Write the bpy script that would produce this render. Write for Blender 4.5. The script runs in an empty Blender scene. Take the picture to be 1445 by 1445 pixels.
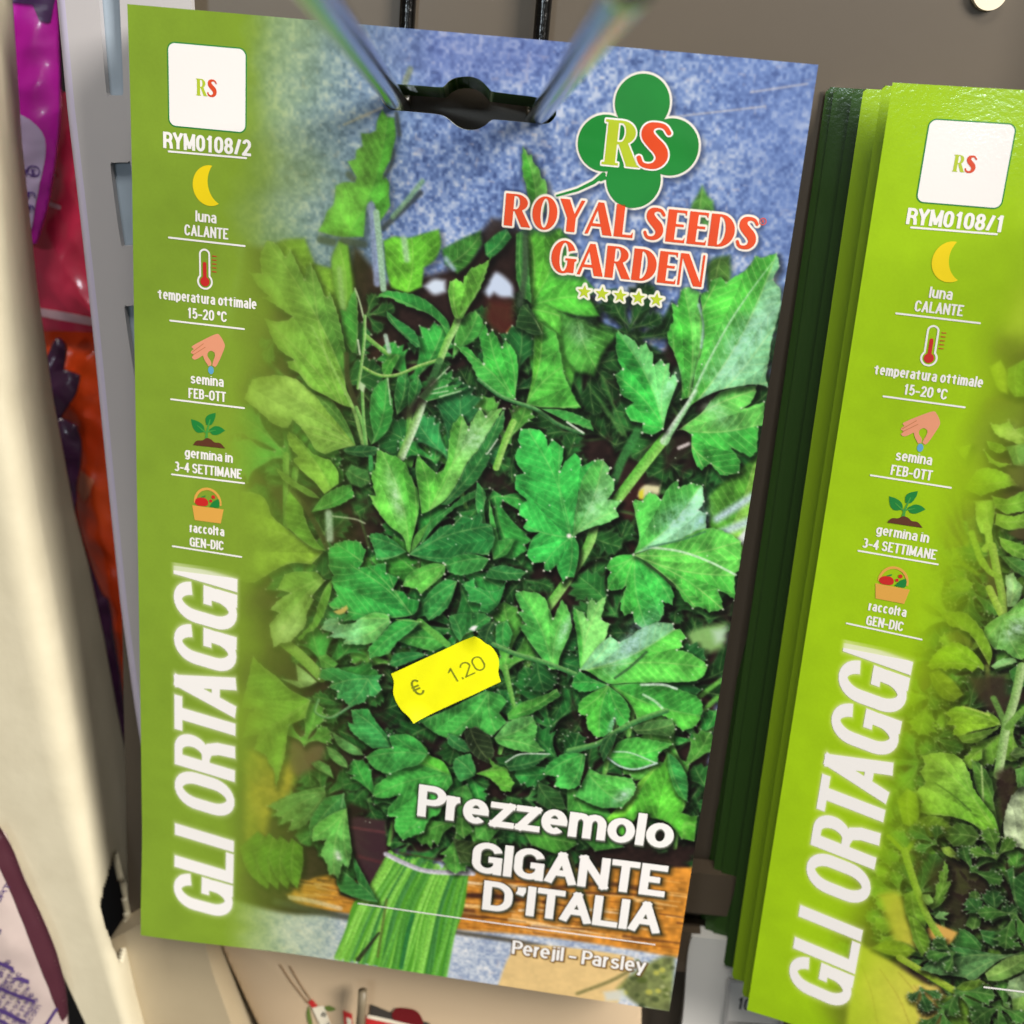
# Two hanging parsley seed packets on shop hooks, seen close up.
import bpy, bmesh, math, random
import numpy as np
from mathutils import Matrix, Vector

random.seed(7)
RNG = np.random.default_rng(11)
scene = bpy.context.scene
COL = scene.collection

# ------------------------------------------------------------------ camera
# All lengths are millimetres in the packet's own frame (x right, y down,
# z into the shop wall); W() turns them into world metres (X right, Y back, Z up).
PW, PH = 105.0, 171.5                    # packet width and height
FPX = 1690.0                             # focal length in photo pixels (1445 wide)
R1 = np.array([[0.9895527663, -0.0862569307, 0.1155208404],
               [0.1184235506, 0.9433099186, -0.3100681542],
               [-0.0822264273, 0.3205091878, 0.9436697914]])
T1 = np.array([-58.8318370476, -78.0834196387, 184.2829176025])
R2 = np.array([[0.9419275575847116, -0.07209568705302874, 0.327985804831322],
               [0.1626902923432097, 0.9523820557160715, -0.25787649898218723],
               [-0.2937760116819946, 0.2962610873172188, 0.9088041720314884]])
T2 = np.array([58.37856303145445, -65.86523493423942, 183.68190265408043])


def W(p):
    p = np.asarray(p, float)
    return np.stack([p[..., 0], p[..., 2], -p[..., 1]], -1) / 1000.0


CAM_MM = -R1.T @ T1
cam_data = bpy.data.cameras.new('camera')
cam = bpy.data.objects.new('camera', cam_data)
COL.objects.link(cam)
ax = [W(R1.T @ np.array(v, float)) for v in ((1, 0, 0), (0, -1, 0), (0, 0, -1))]
m = Matrix.Identity(4)
for i in range(3):
    v = Vector(ax[i]).normalized()
    for j in range(3):
        m[j][i] = v[j]
for j in range(3):
    m[j][3] = W(CAM_MM)[j]
cam.matrix_world = m
cam_data.sensor_width = 36.0
cam_data.lens = 36.0 * FPX / 1445.0
cam_data.clip_start = 0.005
cam_data.clip_end = 20.0
cam_data.dof.use_dof = True
cam_data.dof.focus_distance = 0.196
cam_data.dof.aperture_fstop = cam_data.lens / 2.2
scene.camera = cam

# ------------------------------------------------------- world, lamps, exposure
world = bpy.data.worlds.new('World')
scene.world = world
world.use_nodes = True
bg = world.node_tree.nodes['Background']
bg.inputs['Color'].default_value = (1.0, 0.93, 0.84, 1)
bg.inputs['Strength'].default_value = 0.09


def area_lamp(name, at_mm, to_mm, sx, sy, watts, colour):
    ld = bpy.data.lights.new(name, 'AREA')
    ld.shape = 'RECTANGLE'
    ld.size, ld.size_y = sx, sy
    ld.energy = watts
    ld.color = colour
    o = bpy.data.objects.new(name, ld)
    COL.objects.link(o)
    a, b = Vector(W(at_mm)), Vector(W(to_mm))
    o.location = a
    o.rotation_euler = (b - a).to_track_quat('-Z', 'Y').to_euler()
    return o


area_lamp('aisle_lamp', (1050, -620, -720), (90, 80, 0), .5, 0.6, 34, (1.0, 0.95, 0.87))
area_lamp('ceiling_lamp', (190, -1400, -800), (70, 80, 0), .6, 0.4, 19, (1.0, 0.95, 0.87))
area_lamp('shop_window', (-430, -330, -2500), (140, 20, 0), .30, .08, 7, (0.80, 0.92, 1.0))
area_lamp('far_tube', (790, -400, -2500), (100, 10, 0), .22, .07, 2.6, (0.85, 0.94, 1.0))

vs = scene.view_settings
vs.view_transform = 'Standard'
vs.look = 'None'
vs.exposure = 0.0
vs.gamma = 1.0
scene.cycles.max_bounces = 6
# ------------------------------------------------------------ printed artwork
# The two packets carry printed photographs.  They are painted here in packet
# millimetres, shape by shape, and become the colour attribute of the front panels.
def project(R, T, p):
    q = np.asarray(p, float) @ R.T + T
    return np.stack([FPX * q[..., 0] / q[..., 2] + 722.5, FPX * q[..., 1] / q[..., 2] + 722.5], -1)


def on_packet(R, T, px):
    """photo pixel -> packet millimetres (the plane z = 0 of that packet)"""
    px = np.atleast_2d(np.asarray(px, float))
    d = np.stack([(px[:, 0] - 722.5) / FPX, (px[:, 1] - 722.5) / FPX, np.ones(len(px))], -1)
    o = -R.T @ T
    r = d @ R
    k = -o[2] / r[:, 2]
    return (o + r * k[:, None])[:, :2]


def A1(*px):
    return on_packet(R1, T1, np.array(px, float).reshape(-1, 2))


def A2(*px):
    return on_packet(R2, T2, np.array(px, float).reshape(-1, 2))


GRADE = np.array((.94, .99, .86), np.float32)
S = 8.0                                   # painted samples per millimetre
GW, GH = int(PW * S) + 1, int(PH * S) + 1


def vnoise(shape, cell, rng=RNG):
    h, w = shape
    ny, nx = int(h / cell) + 3, int(w / cell) + 3
    g = rng.random((ny, nx)).astype(np.float32)
    y = np.arange(h) / cell
    x = np.arange(w) / cell
    yi, xi = y.astype(int), x.astype(int)
    fy, fx = (y - yi), (x - xi)
    fy, fx = fy * fy * (3 - 2 * fy), fx * fx * (3 - 2 * fx)
    fy, fx = fy[:, None].astype(np.float32), fx[None].astype(np.float32)
    a = g[yi][:, xi] * (1 - fx) + g[yi][:, xi + 1] * fx
    b = g[yi + 1][:, xi] * (1 - fx) + g[yi + 1][:, xi + 1] * fx
    return a * (1 - fy) + b * fy - 0.5


def blur(a, r):
    """three box blurs, r in samples"""
    r = max(1, int(r))
    for _ in range(2):
        for axn in (0, 1):
            p = [(0, 0)] * a.ndim
            p[axn] = (r + 1, r)
            c = np.cumsum(np.pad(a, p, mode='edge'), axn, dtype=np.float64)
            n = a.shape[axn]
            sl = [slice(None)] * a.ndim
            s2 = list(sl)
            sl[axn] = slice(2 * r + 1, 2 * r + 1 + n)
            s2[axn] = slice(0, n)
            a = ((c[tuple(sl)] - c[tuple(s2)]) / (2 * r + 1)).astype(np.float32)
    return a


def smooth(pts, sharp=40.0, step=1.0, closed=True):
    """round a traced outline, keeping its sharp teeth"""
    p = np.asarray(pts, float)
    n = len(p)
    if n < 4:
        return p, np.ones(n, bool)
    prv, nxt = np.roll(p, 1, 0), np.roll(p, -1, 0)
    a, b = p - prv, nxt - p
    ang = np.degrees(np.abs(np.arctan2(a[:, 0] * b[:, 1] - a[:, 1] * b[:, 0], (a * b).sum(1))))
    corner = ang > sharp
    tan = (nxt - prv) * 0.5
    out, isc = [], []
    for i in range(n):
        j = (i + 1) % n
        L = np.hypot(*(p[j] - p[i]))
        k = int(min(8, max(1, L / step)))
        t0 = b[i] if corner[i] else tan[i]
        t1 = b[i] if corner[j] else tan[j]
        for q in range(k):
            t = q / k
            h = (2 * t ** 3 - 3 * t * t + 1, t ** 3 - 2 * t * t + t, -2 * t ** 3 + 3 * t * t, t ** 3 - t * t)
            out.append(h[0] * p[i] + h[1] * t0 + h[2] * p[j] + h[3] * t1)
            isc.append(bool(corner[i] and q == 0))
    return np.array(out), np.array(isc)


def poly_sd(X, Y, contours):
    """signed distance to even-odd contours (inside negative)"""
    d2 = np.full(X.shape, 1e9, np.float32)
    ins = np.zeros(X.shape, bool)
    for c in contours:
        n = len(c)
        for i in range(n):
            x0, y0 = c[i]
            x1, y1 = c[(i + 1) % n]
            ex, ey = x1 - x0, y1 - y0
            wx, wy = X - x0, Y - y0
            t = np.clip((wx * ex + wy * ey) / (ex * ex + ey * ey + 1e-12), 0, 1)
            dx, dy = wx - t * ex, wy - t * ey
            np.minimum(d2, dx * dx + dy * dy, out=d2)
            if y0 != y1:
                cr = ((y0 <= Y) != (y1 <= Y)) & (X < x0 + (Y - y0) * (x1 - x0) / (y1 - y0))
                ins ^= cr
    d = np.sqrt(d2)
    return np.where(ins, -d, d)


def sstep(a, b, x):
    t = np.clip((x - a) / (b - a), 0, 1)
    return t * t * (3 - 2 * t)


class Canvas:
    def __init__(s, to_mm, seed):
        s.to_mm = to_mm
        s.rng = np.random.default_rng(seed)
        s.c = np.zeros((GH, GW, 3), np.float32)
        sh = (GH, GW)
        s.n1, s.n2 = vnoise(sh, 2.2, s.rng), vnoise(sh, 6, s.rng)
        s.n3, s.n4 = vnoise(sh, 18, s.rng), vnoise(sh, 60, s.rng)
        yy, xx = np.mgrid[0:GH, 0:GW].astype(np.float32)
        s.xx, s.yy = xx, yy

    def pts(s, px):
        return s.to_mm(*px) * S

    def box(s, p, m):
        x0, y0 = np.floor(p.min(0) - m).astype(int)
        x1, y1 = np.ceil(p.max(0) + m).astype(int) + 1
        x0, y0, x1, y1 = max(0, x0), max(0, y0), min(GW, x1), min(GH, y1)
        if x1 <= x0 or y1 <= y0:
            return None
        return (slice(y0, y1), slice(x0, x1))

    def put(s, b, a, col):
        col = np.asarray(col, np.float32)
        a = a[..., None]
        s.c[b] = s.c[b] * (1 - a) + col * a

    def blob(s, px, col, alpha=1.0, soft=6.0, noise=0.0, raw=None):
        """a soft-edged flat patch"""
        p = raw if raw is not None else s.pts(px)
        p, _ = smooth(p, 60)
        b = s.box(p, soft + 2)
        if b is None:
            return
        sd = poly_sd(s.xx[b], s.yy[b], [p])
        a = (1 - sstep(-soft, soft, sd)) * alpha
        col = np.asarray(col, np.float32) / 255
        if noise:
            col = col * (1 + noise * (s.n3[b] + s.n2[b]))[..., None]
        s.put(b, a, col)

    def line(s, px, w, col, alpha=1.0, soft=0.8, w2=None, raw=None, light=None):
        """a stroke of half-width w (to w2) in samples along a polyline"""
        p = raw if raw is not None else s.pts(px)
        p = np.asarray(p)
        if len(p) > 2:
            q, _ = smooth(np.vstack([p, p[::-1][1:-1]]), 170)
            k = len(q) // 2 + 1
            d = np.hypot(*(q - p[-1]).T)
            q = q[:int(np.argmin(d)) + 1]
        else:
            q = p
        w2 = w if w2 is None else w2
        b = s.box(q, max(w, w2) + soft + 2)
        if b is None:
            return
        X, Y = s.xx[b], s.yy[b]
        best = np.full(X.shape, 1e9, np.float32)
        side = np.zeros(X.shape, np.float32)
        n = len(q) - 1
        for i in range(n):
            e = q[i + 1] - q[i]
            L2 = (e * e).sum() + 1e-9
            wx, wy = X - q[i][0], Y - q[i][1]
            t = np.clip((wx * e[0] + wy * e[1]) / L2, 0, 1)
            ww = w + (w2 - w) * (i + t) / n
            d = np.hypot(wx - t * e[0], wy - t * e[1]) - ww
            m = d < best
            cr = (e[0] * wy - e[1] * wx) / math.sqrt(L2) / np.maximum(ww, .5)
            side = np.where(m, cr, side)
            best = np.where(m, d, best)
        a = (1 - sstep(-soft, soft, best)) * alpha
        col = np.asarray(col, np.float32) / 255
        if light is not None:
            l = np.asarray(light, np.float32) / 255
            k = sstep(-1, 1, side)[..., None]
            col = l * (1 - k) + col * k
        col = col * (1 + .25 * s.n1[b])[..., None]
        s.put(b, a, col)

    def dot(s, p, r, col, alpha=1.0, soft=0.8):
        b = s.box(np.array([p]), r + soft + 2)
        if b is None:
            return
        d = np.hypot(s.xx[b] - p[0], s.yy[b] - p[1])
        s.put(b, (1 - sstep(r - soft, r + soft, d)) * alpha, np.array(col) / 255)

    def teeth(s, q, base, amp):
        """small forward teeth along an outline, none near the leaf base"""
        d = np.roll(q, -1, 0) - np.roll(q, 1, 0)
        L = np.hypot(*d.T) + 1e-6
        n = np.stack([d[:, 1], -d[:, 0]], -1) / L[:, None]
        area = (q[:, 0] * np.roll(q[:, 1], -1) - np.roll(q[:, 0], -1) * q[:, 1]).sum()
        if area < 0:
            n = -n
        step = np.hypot(*(q - np.roll(q, 1, 0)).T)
        t = np.cumsum(step)
        r = np.hypot(*(q - base).T)
        size = r.max()
        k = sstep(.30, .55, r / size)
        per = min(15.0, max(8.0, size * .13))
        w = s.rng.uniform(.7, 1.3)
        ph = (t / per + .3 * np.sin(t / 17)) % 1.0
        # saw points away from the base: flip where the outline runs back
        run = ((q - base) * d).sum(1) < 0
        ph = np.where(run, 1 - ph, ph)
        return q + n * (amp * w * k * (ph ** 1.5 - .35))[:, None]

    def leaf(s, px, veins=None, cl=(60, 160, 70), cr=None, tip=None, soft=0.8, shadow=.55,
             tips=0.0, rim=.18, vein=.32, tex=1.0, raw=None, teeth=1.5, fold=.10):
        p = raw if raw is not None else s.pts(px)
        if veins is None:                              # long axis through the outline
            c = p.mean(0)
            u, sv, vt = np.linalg.svd(p - c)
            t = (p - c) @ vt[0]
            v0, v1 = c + vt[0] * t.min() * .9, c + vt[0] * t.max() * .8
            vs_ = [v0, v1]
        else:
            vs_ = veins if raw is not None else list(s.pts(veins))
        q, isc = smooth(p, 38)
        if soft < 1.5:
            q = s.teeth(q, np.asarray(vs_[0], float), teeth)
        b = s.box(q, 14 + soft)
        if b is None:
            return
        X, Y = s.xx[b], s.yy[b]
        sd = poly_sd(X, Y, [q])
        if shadow:
            sh = poly_sd(X - 3.0, Y - 4.0, [q])
            s.c[b] *= 1 - (shadow * (1 - sstep(-2, 8, sh)))[..., None]
        base = np.asarray(vs_[0], float)
        cl = np.asarray(cl, np.float32) * GRADE
        cr = cl * .86 if cr is None else np.asarray(cr, np.float32) * GRADE
        best = np.full(X.shape, 1e9, np.float32)
        sg = np.zeros(X.shape, np.float32)
        ss = np.zeros(X.shape, np.float32)
        for k, tp in enumerate(vs_[1:]):
            e = np.asarray(tp, float) - base
            L = math.hypot(*e) + 1e-6
            wx, wy = X - base[0], Y - base[1]
            t = (wx * e[0] + wy * e[1]) / L
            bend = 0.06 * L * np.sin(np.clip(t / L, 0, 1) * 3.14) * (1 if k % 2 else -1)
            cr_ = (e[0] * wy - e[1] * wx) / L + bend
            d = np.hypot(cr_, np.maximum(0, np.maximum(-t, t - L * 1.05)))
            if k == 0:
                sgn0 = cr_.copy()
                t0 = t / L
            mm_ = d < best
            best = np.where(mm_, d, best)
            sg = np.where(mm_, cr_, sg)
            ss = np.where(mm_, t, ss)
        k = sstep(-2.5, 2.5, sgn0)[..., None]
        col = cl * (1 - k) + cr * k
        if tip is not None:
            k = (sstep(.25, 1.0, t0 + .25 * s.n3[b]) * .9)[..., None]
            col = col * (1 - k) + np.asarray(tip, np.float32) * k
        lum = 1.0 + fold * np.tanh(sg / 7.0) * (1 if len(vs_) > 2 else .5)
        g0 = s.rng.normal(0, 1, 2)
        g0 /= math.hypot(*g0)
        ex = p.max(0) - p.min(0)
        lum += .16 * ((X - p[:, 0].mean()) * g0[0] + (Y - p[:, 1].mean()) * g0[1]) / (.5 * math.hypot(*ex))
        lum += tex * (.18 * s.n1[b] + .26 * s.n2[b] + .50 * s.n3[b])
        f = (ss * .085 - best * .075)
        rib = np.cos(6.283 * (f + .25 * s.n3[b]))
        lum += tex * .03 * rib
        col = col * lum[..., None]
        vl = vein * np.exp(-(best / 1.1) ** 2) + tex * vein * .75 * np.clip(rib, 0, 1) ** 14 * (best > 1.5)
        vl = vl * (s.n2[b] * .8 + .8)
        col = col + (np.array((215, 235, 150)) - col) * np.clip(vl, 0, 1)[..., None]
        if rim:
            r_ = rim * np.exp(-((sd + 1.0) / 1.0) ** 2) * (.5 + 1.2 * np.clip(s.n2[b] + .2, 0, 1))
            col = col + (np.array((220, 240, 190)) - col) * r_[..., None]
        col = col * (1 - .14 * np.exp(-np.maximum(-sd, 0) / 4))[..., None]
        s.put(b, (1 - sstep(-soft, soft, sd)), np.clip(col, 0, 255) / 255)
        if tips:
            for pt in q[isc]:
                if s.rng.random() < .85:
                    s.dot(pt + s.rng.normal(0, .5, 2), s.rng.uniform(.9, 1.7), (240, 245, 225), tips)

    def sheen(s, x, y, rx, ry, ang, col, alpha):
        c = s.pts((x, y))[0]
        r = max(rx, ry)
        b = s.box(np.array([c]), r * 1.6)
        if b is None:
            return
        X, Y = s.xx[b] - c[0], s.yy[b] - c[1]
        ca, sa = math.cos(math.radians(ang)), math.sin(math.radians(ang))
        d = ((X * ca + Y * sa) / ry) ** 2 + ((Y * ca - X * sa) / rx) ** 2
        s.put(b, .62 * alpha * np.exp(-d * 1.6) * (1 + 1.1 * s.n2[b] + .9 * s.n1[b]).clip(0, 1.5), np.array(col) / 255)

    def stone(s, dark, mid, lite, seed):
        """mottled stone-blue ground"""
        r = np.random.default_rng(seed)
        sh = (GH, GW)
        a = .95 * vnoise(sh, 3.6, r) + .8 * vnoise(sh, 7, r) + .3 * vnoise(sh, 13, r) + .5 * s.n4 + .3 * vnoise(sh, 34, r)
        k = np.clip(a * .66 + .5, 0, 1)[..., None]
        d, mi, l = (np.asarray(v, np.float32) / 255 for v in (dark, mid, lite))
        c = np.where(k < .5, d + (mi - d) * k * 2, mi + (l - mi) * (k - .5) * 2)
        w = np.clip(vnoise(sh, 6, r) * 4 - 1.25, 0, 1)[..., None] * .6
        return c * (1 - w) + np.array((.86, .80, .80), np.float32) * w

    def random_leaf(s, cx, cy, size, ang, cols, soft=.9, shadow=.5, tips=.3):
        """a three-lobed toothed parsley leaflet (canvas samples)"""
        half = ((.16, .05), (.40, .12), (.56, .22), (.66, .34), (.68, .24), (.80, .32), (.83, .20), (.93, .20), (.95, .10))
        out, tips_ = [], []
        for la, ll in ((-56, .78), (0, 1.0), (56, .78)):
            a = math.radians(ang + la + s.rng.uniform(-10, 10))
            L = size * ll * s.rng.uniform(.85, 1.1)
            w = s.rng.uniform(.8, 1.15)
            d, n = np.array((math.cos(a), math.sin(a))), np.array((math.sin(a), -math.cos(a)))
            o = np.array((cx, cy))
            for t, k in half:
                out.append(o + d * L * (t + s.rng.uniform(-.02, .02)) + n * L * k * w * s.rng.uniform(.85, 1.15))
            out.append(o + d * L)
            tips_.append(o + d * L * .9)
            for t, k in half[::-1]:
                out.append(o + d * L * (t + s.rng.uniform(-.02, .02)) - n * L * k * w * s.rng.uniform(.85, 1.15))
        a = math.radians(ang)
        out.append(np.array((cx - size * .10 * math.cos(a), cy - size * .10 * math.sin(a))))
        v = [np.array((cx, cy))] + [tips_[1], tips_[0], tips_[2]]
        s.leaf(None, v, cols[0], cols[1], raw=np.array(out), soft=soft, shadow=shadow, tips=tips, teeth=.7)
def paint_front():
    """the parsley photograph of the front packet"""
    s = Canvas(A1, 3)
    B, L, N = s.blob, s.leaf, s.line
    s.c[:] = s.stone((66, 86, 138), (116, 142, 196), (192, 203, 226), 5)
    lowstone = s.stone((146, 162, 196), (196, 207, 225), (240, 240, 244), 8)
    k = sstep(1120, 1180, s.yy)[..., None]
    s.c = s.c * (1 - k) + lowstone * k
    # darker blue towards the far upper corner of the cloth
    B((1000, 60, 1200, 80, 1160, 260, 1120, 420, 1060, 300), (88, 112, 170), .45, 60)
    B((480, 20, 800, 40, 760, 110, 560, 110), (100, 112, 180), .4, 30)
    N((845, 195, 905, 172, 1080, 150), 1.0, (225, 205, 185), .5, 1.5)
    N((930, 478, 965, 462), 1.6, (225, 205, 195), .7, 1.5)
    N((1060, 130, 1140, 118), 1.2, (215, 200, 190), .5, 1.5)
    N((486, 176, 540, 152), 1.5, (225, 205, 180), .6, 1.5)
    # dark earth behind the plant
    soil = (40, 27, 25)
    B((345, 345, 420, 360, 470, 400, 490, 395, 500, 345, 545, 400, 590, 392, 640, 378, 672, 356, 690, 330, 712, 318, 745, 332, 800, 380,
       838, 420, 850, 480, 868, 470, 900, 560, 935, 500, 960, 440, 975, 410, 1000, 520, 1090, 480, 1075, 620, 1060, 780,
       1010, 1000, 985, 1240, 700, 1225, 560, 1195, 520, 1270, 420, 1290, 300, 1260, 300, 700), soil, 1, 7, .35)
    B((676, 330, 694, 308, 722, 314, 740, 344, 706, 352, 682, 346), (46, 36, 34), .9, 6)
    for px in ((520, 470, 640, 560, 560, 620, 500, 560), (600, 720, 720, 700, 740, 760, 640, 740),
               (640, 440, 720, 420, 725, 480, 690, 480), (880, 690, 960, 660, 900, 760, 880, 800)):
        B(px, (70, 30, 28), .5, 18)
    for px in ((480, 1040, 560, 1080, 520, 1180, 480, 1150), (700, 1030, 790, 1000, 770, 1080),
               (560, 990, 640, 1040, 600, 1080, 540, 1020)):
        B(px, (52, 38, 44), .6, 15)
    # out-of-focus leaves far back
    rng = s.rng
    for i in range(300):
        x, y = rng.uniform(372, 1060), rng.uniform(440, 1195)
        p = s.pts((x, y))[0]
        t = i / 300
        g = rng.uniform(.42, .8) + .25 * t
        if rng.random() < .7:
            s.random_leaf(p[0], p[1], rng.uniform(50, 120) * (1 - .35 * t), rng.uniform(0, 360),
                          (np.array((52, 122, 60)) * g, np.array((38, 98, 48)) * g), soft=rng.uniform(2.5, 6) * (1.1 - .5 * t), shadow=.5, tips=0)
        else:
            a = rng.uniform(0, 6.28)
            l = rng.uniform(30, 90)
            N(None, rng.uniform(1.5, 4), (62, 118, 56), .6, 2.4, 1.2,
              raw=np.array([p, p + l * np.array((math.cos(a), math.sin(a)))]), light=(100, 150, 76))
        if i % 2 == 0:
            q = s.pts((rng.uniform(400, 1040), rng.uniform(440, 1190)))[0]
            B(None, (38, 25, 24), rng.uniform(.7, 1), 8, raw=q + rng.normal(0, 22, (5, 2)))
    # upper back leaves against the cloth
    L((540, 155, 547, 165, 557, 166, 559, 190, 556, 205, 553, 222, 546, 235, 541, 246, 549, 258, 549, 275, 551, 290, 543, 303,
       535, 314, 531, 296, 524, 283, 517, 292, 515, 315, 513, 334, 480, 334, 449, 326, 457, 312, 462, 298, 471, 287, 474, 262,
       486, 257, 501, 257, 503, 250, 491, 228, 502, 224, 503, 212, 512, 206, 510, 188, 522, 188, 531, 184, 533, 170),
      (495, 325, 547, 165, 480, 300, 545, 300), (98, 178, 66), (84, 168, 62), soft=1.6, shadow=.3, rim=.1, vein=.15)
    for px, w in (((452, 338, 470, 342), 4.5), ((484, 340, 514, 345), 4.5), ((556, 212, 552, 232, 542, 250), 2), ((492, 246, 498, 252), 4),
                  ((560, 160, 564, 190), 2.5), ((541, 322, 562, 302, 593, 272), 3.5)):
        N(px, w, (52, 60, 66), .85, 2.5)
    N((554, 306, 575, 282, 596, 256), 3, (130, 175, 130), .8, 2.5)
    N((572, 118, 580, 98), 3.5, (120, 130, 110), .8, 2.5)
    N((524, 290, 528, 340, 532, 400), 4.5, (150, 162, 215), .8, 2.5)
    L((380, 348, 402, 338, 430, 336, 444, 372, 474, 380, 490, 345, 500, 400, 500, 440, 480, 452, 440, 425, 400, 400),
      None, (126, 178, 62), soft=3, shadow=.2, rim=0)
    L((468, 365, 478, 340, 491, 347, 497, 400, 499, 422, 488, 446, 478, 432, 470, 395), (487, 445, 478, 345), (122, 182, 74),
      (108, 170, 62), soft=2.5, rim=0, tex=.6)
    N((479, 380, 484, 435), 3.5, (170, 205, 150), .6, 4)
    L((541, 340, 556, 334, 575, 336, 600, 329, 619, 324, 622, 345, 614, 366, 598, 378, 595, 405, 575, 414, 552, 406, 545, 380),
      (575, 412, 580, 332), (112, 194, 62), (104, 184, 58), soft=2.5, rim=0, shadow=.4)
    N((570, 338, 574, 366), 4, (175, 215, 175), .8, 3)
    L((624, 352, 650, 338, 678, 326, 680, 345, 662, 372, 645, 386, 628, 372), None, (70, 140, 62), soft=3, rim=0)
    L((683, 345, 700, 330, 715, 322, 722, 335, 708, 352, 692, 366, 685, 360), None, (50, 140, 72), soft=1.5, rim=.1)
    N((531, 300, 536, 350, 541, 408), 4, (165, 205, 180), .95, 1.6)
    N((629, 365, 640, 380), 3, (170, 185, 220), .7, 3)
    B((598, 404, 612, 394, 628, 396, 629, 412, 612, 416), (205, 218, 238), 1, 5)
    B((681, 412, 695, 388, 705, 386, 722, 402, 724, 420, 708, 420, 697, 414, 690, 420), (200, 214, 240), 1, 5)
    B((690, 424, 724, 424, 726, 470, 706, 476, 684, 452), (80, 34, 28), .9, 8)
    N((717, 470, 722, 464), 3, (190, 120, 60), .8, 2)
    L((738, 206, 745, 218, 750, 219, 754, 232, 760, 236, 764, 250, 770, 256, 772, 270, 768, 300, 748, 300, 742, 262, 737, 240), (757, 300, 739, 208), (78, 165, 66), (110, 185, 90), rim=.2)
    L((741, 318, 762, 326, 790, 322, 806, 340, 800, 352, 826, 372, 818, 384, 842, 412, 830, 418, 846, 446, 820, 446, 790, 440, 765, 436, 748, 432, 744, 380),
      (748, 432, 790, 330, 838, 420, 748, 330), (96, 184, 66), (80, 170, 64), soft=2.2, rim=.05, shadow=.4)
    L((750, 432, 770, 430, 800, 446, 826, 452, 840, 470, 826, 482, 834, 512, 812, 522, 806, 548, 780, 556, 762, 545, 750, 520, 744, 480),
      (750, 436, 806, 540, 836, 470), (92, 180, 72), (76, 166, 70), soft=2.2, rim=.05, shadow=.4)
    L((728, 330, 742, 322, 746, 380, 750, 428, 738, 420, 728, 390), None, (66, 150, 70), soft=1.2)
    N((741, 330, 740, 390, 733, 430), 4, (62, 78, 60), .8, 3)
    L((792, 440, 815, 452, 860, 468, 872, 470, 850, 500, 838, 530, 812, 524, 796, 498), None, (86, 168, 74), soft=4, rim=0)
    s.sheen(818, 470, 16, 22, 60, (170, 215, 180), .6)
    L((972, 310, 976, 290, 984, 276, 991, 262, 998, 276, 1006, 284, 1008, 306, 1000, 322, 984, 322), None, (96, 160, 78), soft=3, rim=0, shadow=.2)
    L((995, 376, 1008, 364, 1030, 360, 1031, 392, 1022, 412, 1000, 420), None, (84, 128, 62), soft=4, rim=0, shadow=.2)
    L((1000, 700, 1030, 672, 1072, 640, 1052, 780, 1024, 800, 1000, 780), (1000, 790, 1062, 660), (96, 172, 66), (140, 196, 90), soft=4, rim=0)
    N((1012, 732, 1040, 714, 1062, 700), 5, (190, 212, 235), .85, 5)
    N((1018, 752, 1058, 735), 6, (185, 205, 228), .8, 5)
    B((1040, 760, 1052, 745, 1056, 770, 1046, 768), (225, 228, 240), .9, 3)
    B((968, 895, 990, 885, 1024, 880, 1020, 915, 985, 925, 970, 915), (140, 188, 110), .9, 7)
    B((1005, 890, 1026, 885, 1022, 905, 1010, 908), (195, 220, 205), .7, 7)
    for px in ((978, 990, 1018, 960), (985, 1010, 1012, 985), (988, 1028, 1016, 1006), (1000, 1032, 1016, 1028)):
        N(px, 3.5, (104, 178, 72), .9, 2.5)
    # woody and flowery bits on the left, basket below
    B((345, 1060, 372, 1055, 398, 1075, 410, 1070, 418, 1090, 405, 1125, 382, 1150, 372, 1185, 345, 1190), (178, 150, 50), .95, 9, .3)
    for x, y in ((408, 1082), (396, 1062), (372, 1100), (385, 1120), (360, 1140), (356, 1090)):
        s.sheen(x, y, 11, 13, 20, (206, 172, 72), .6)
    B((408, 1048, 440, 1030, 466, 1040, 452, 1075, 422, 1095, 410, 1080), (104, 74, 66), .9, 8)
    B((492, 1148, 545, 1155, 545, 1215, 525, 1260, 500, 1215), (64, 40, 48), .95, 4)
    N((494, 1165, 543, 1172), 2.5, (104, 56, 62), .7, 2)
    N((505, 1206, 540, 1215), 3, (96, 48, 52), .6, 3)
    B((405, 1262, 440, 1240, 470, 1232, 480, 1262, 530, 1275, 600, 1252, 640, 1235, 700, 1225, 980, 1225, 975, 1252, 968, 1330, 955, 1352,
       880, 1338, 760, 1320, 640, 1310, 540, 1296, 430, 1278), (206, 136, 50), 1, 4, .3)
    b = s.box(s.pts((400, 1200, 980, 1200, 980, 1370, 400, 1300)), 2)
    p0, p1 = s.pts((480, 1262, 930, 1318))
    dirn = (p1 - p0) / np.hypot(*(p1 - p0))
    for i in range(150):
        x = rng.uniform(640, 975) if i < 105 else rng.uniform(425, 500)
        lo, hi = (1236 + (x - 640) * .01, 1306 + (x - 640) * .13) if x > 600 else (1240, 1268 + (x - 425) * .12)
        y = rng.uniform(lo, hi)
        p = s.pts((x, y))[0]
        ln = rng.uniform(12, 60)
        col = [(238, 170, 84), (250, 196, 120), (150, 84, 30), (84, 46, 28), (232, 150, 60)][rng.integers(5)]
        jj = rng.uniform(-.08, .08)
        dd = dirn + np.array((0, jj))
        N(None, rng.uniform(.8, 2.6), col, rng.uniform(.4, .85), 1.6, .6, raw=np.array([p - dd * ln / 2, p + dd * ln / 2]))
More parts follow.
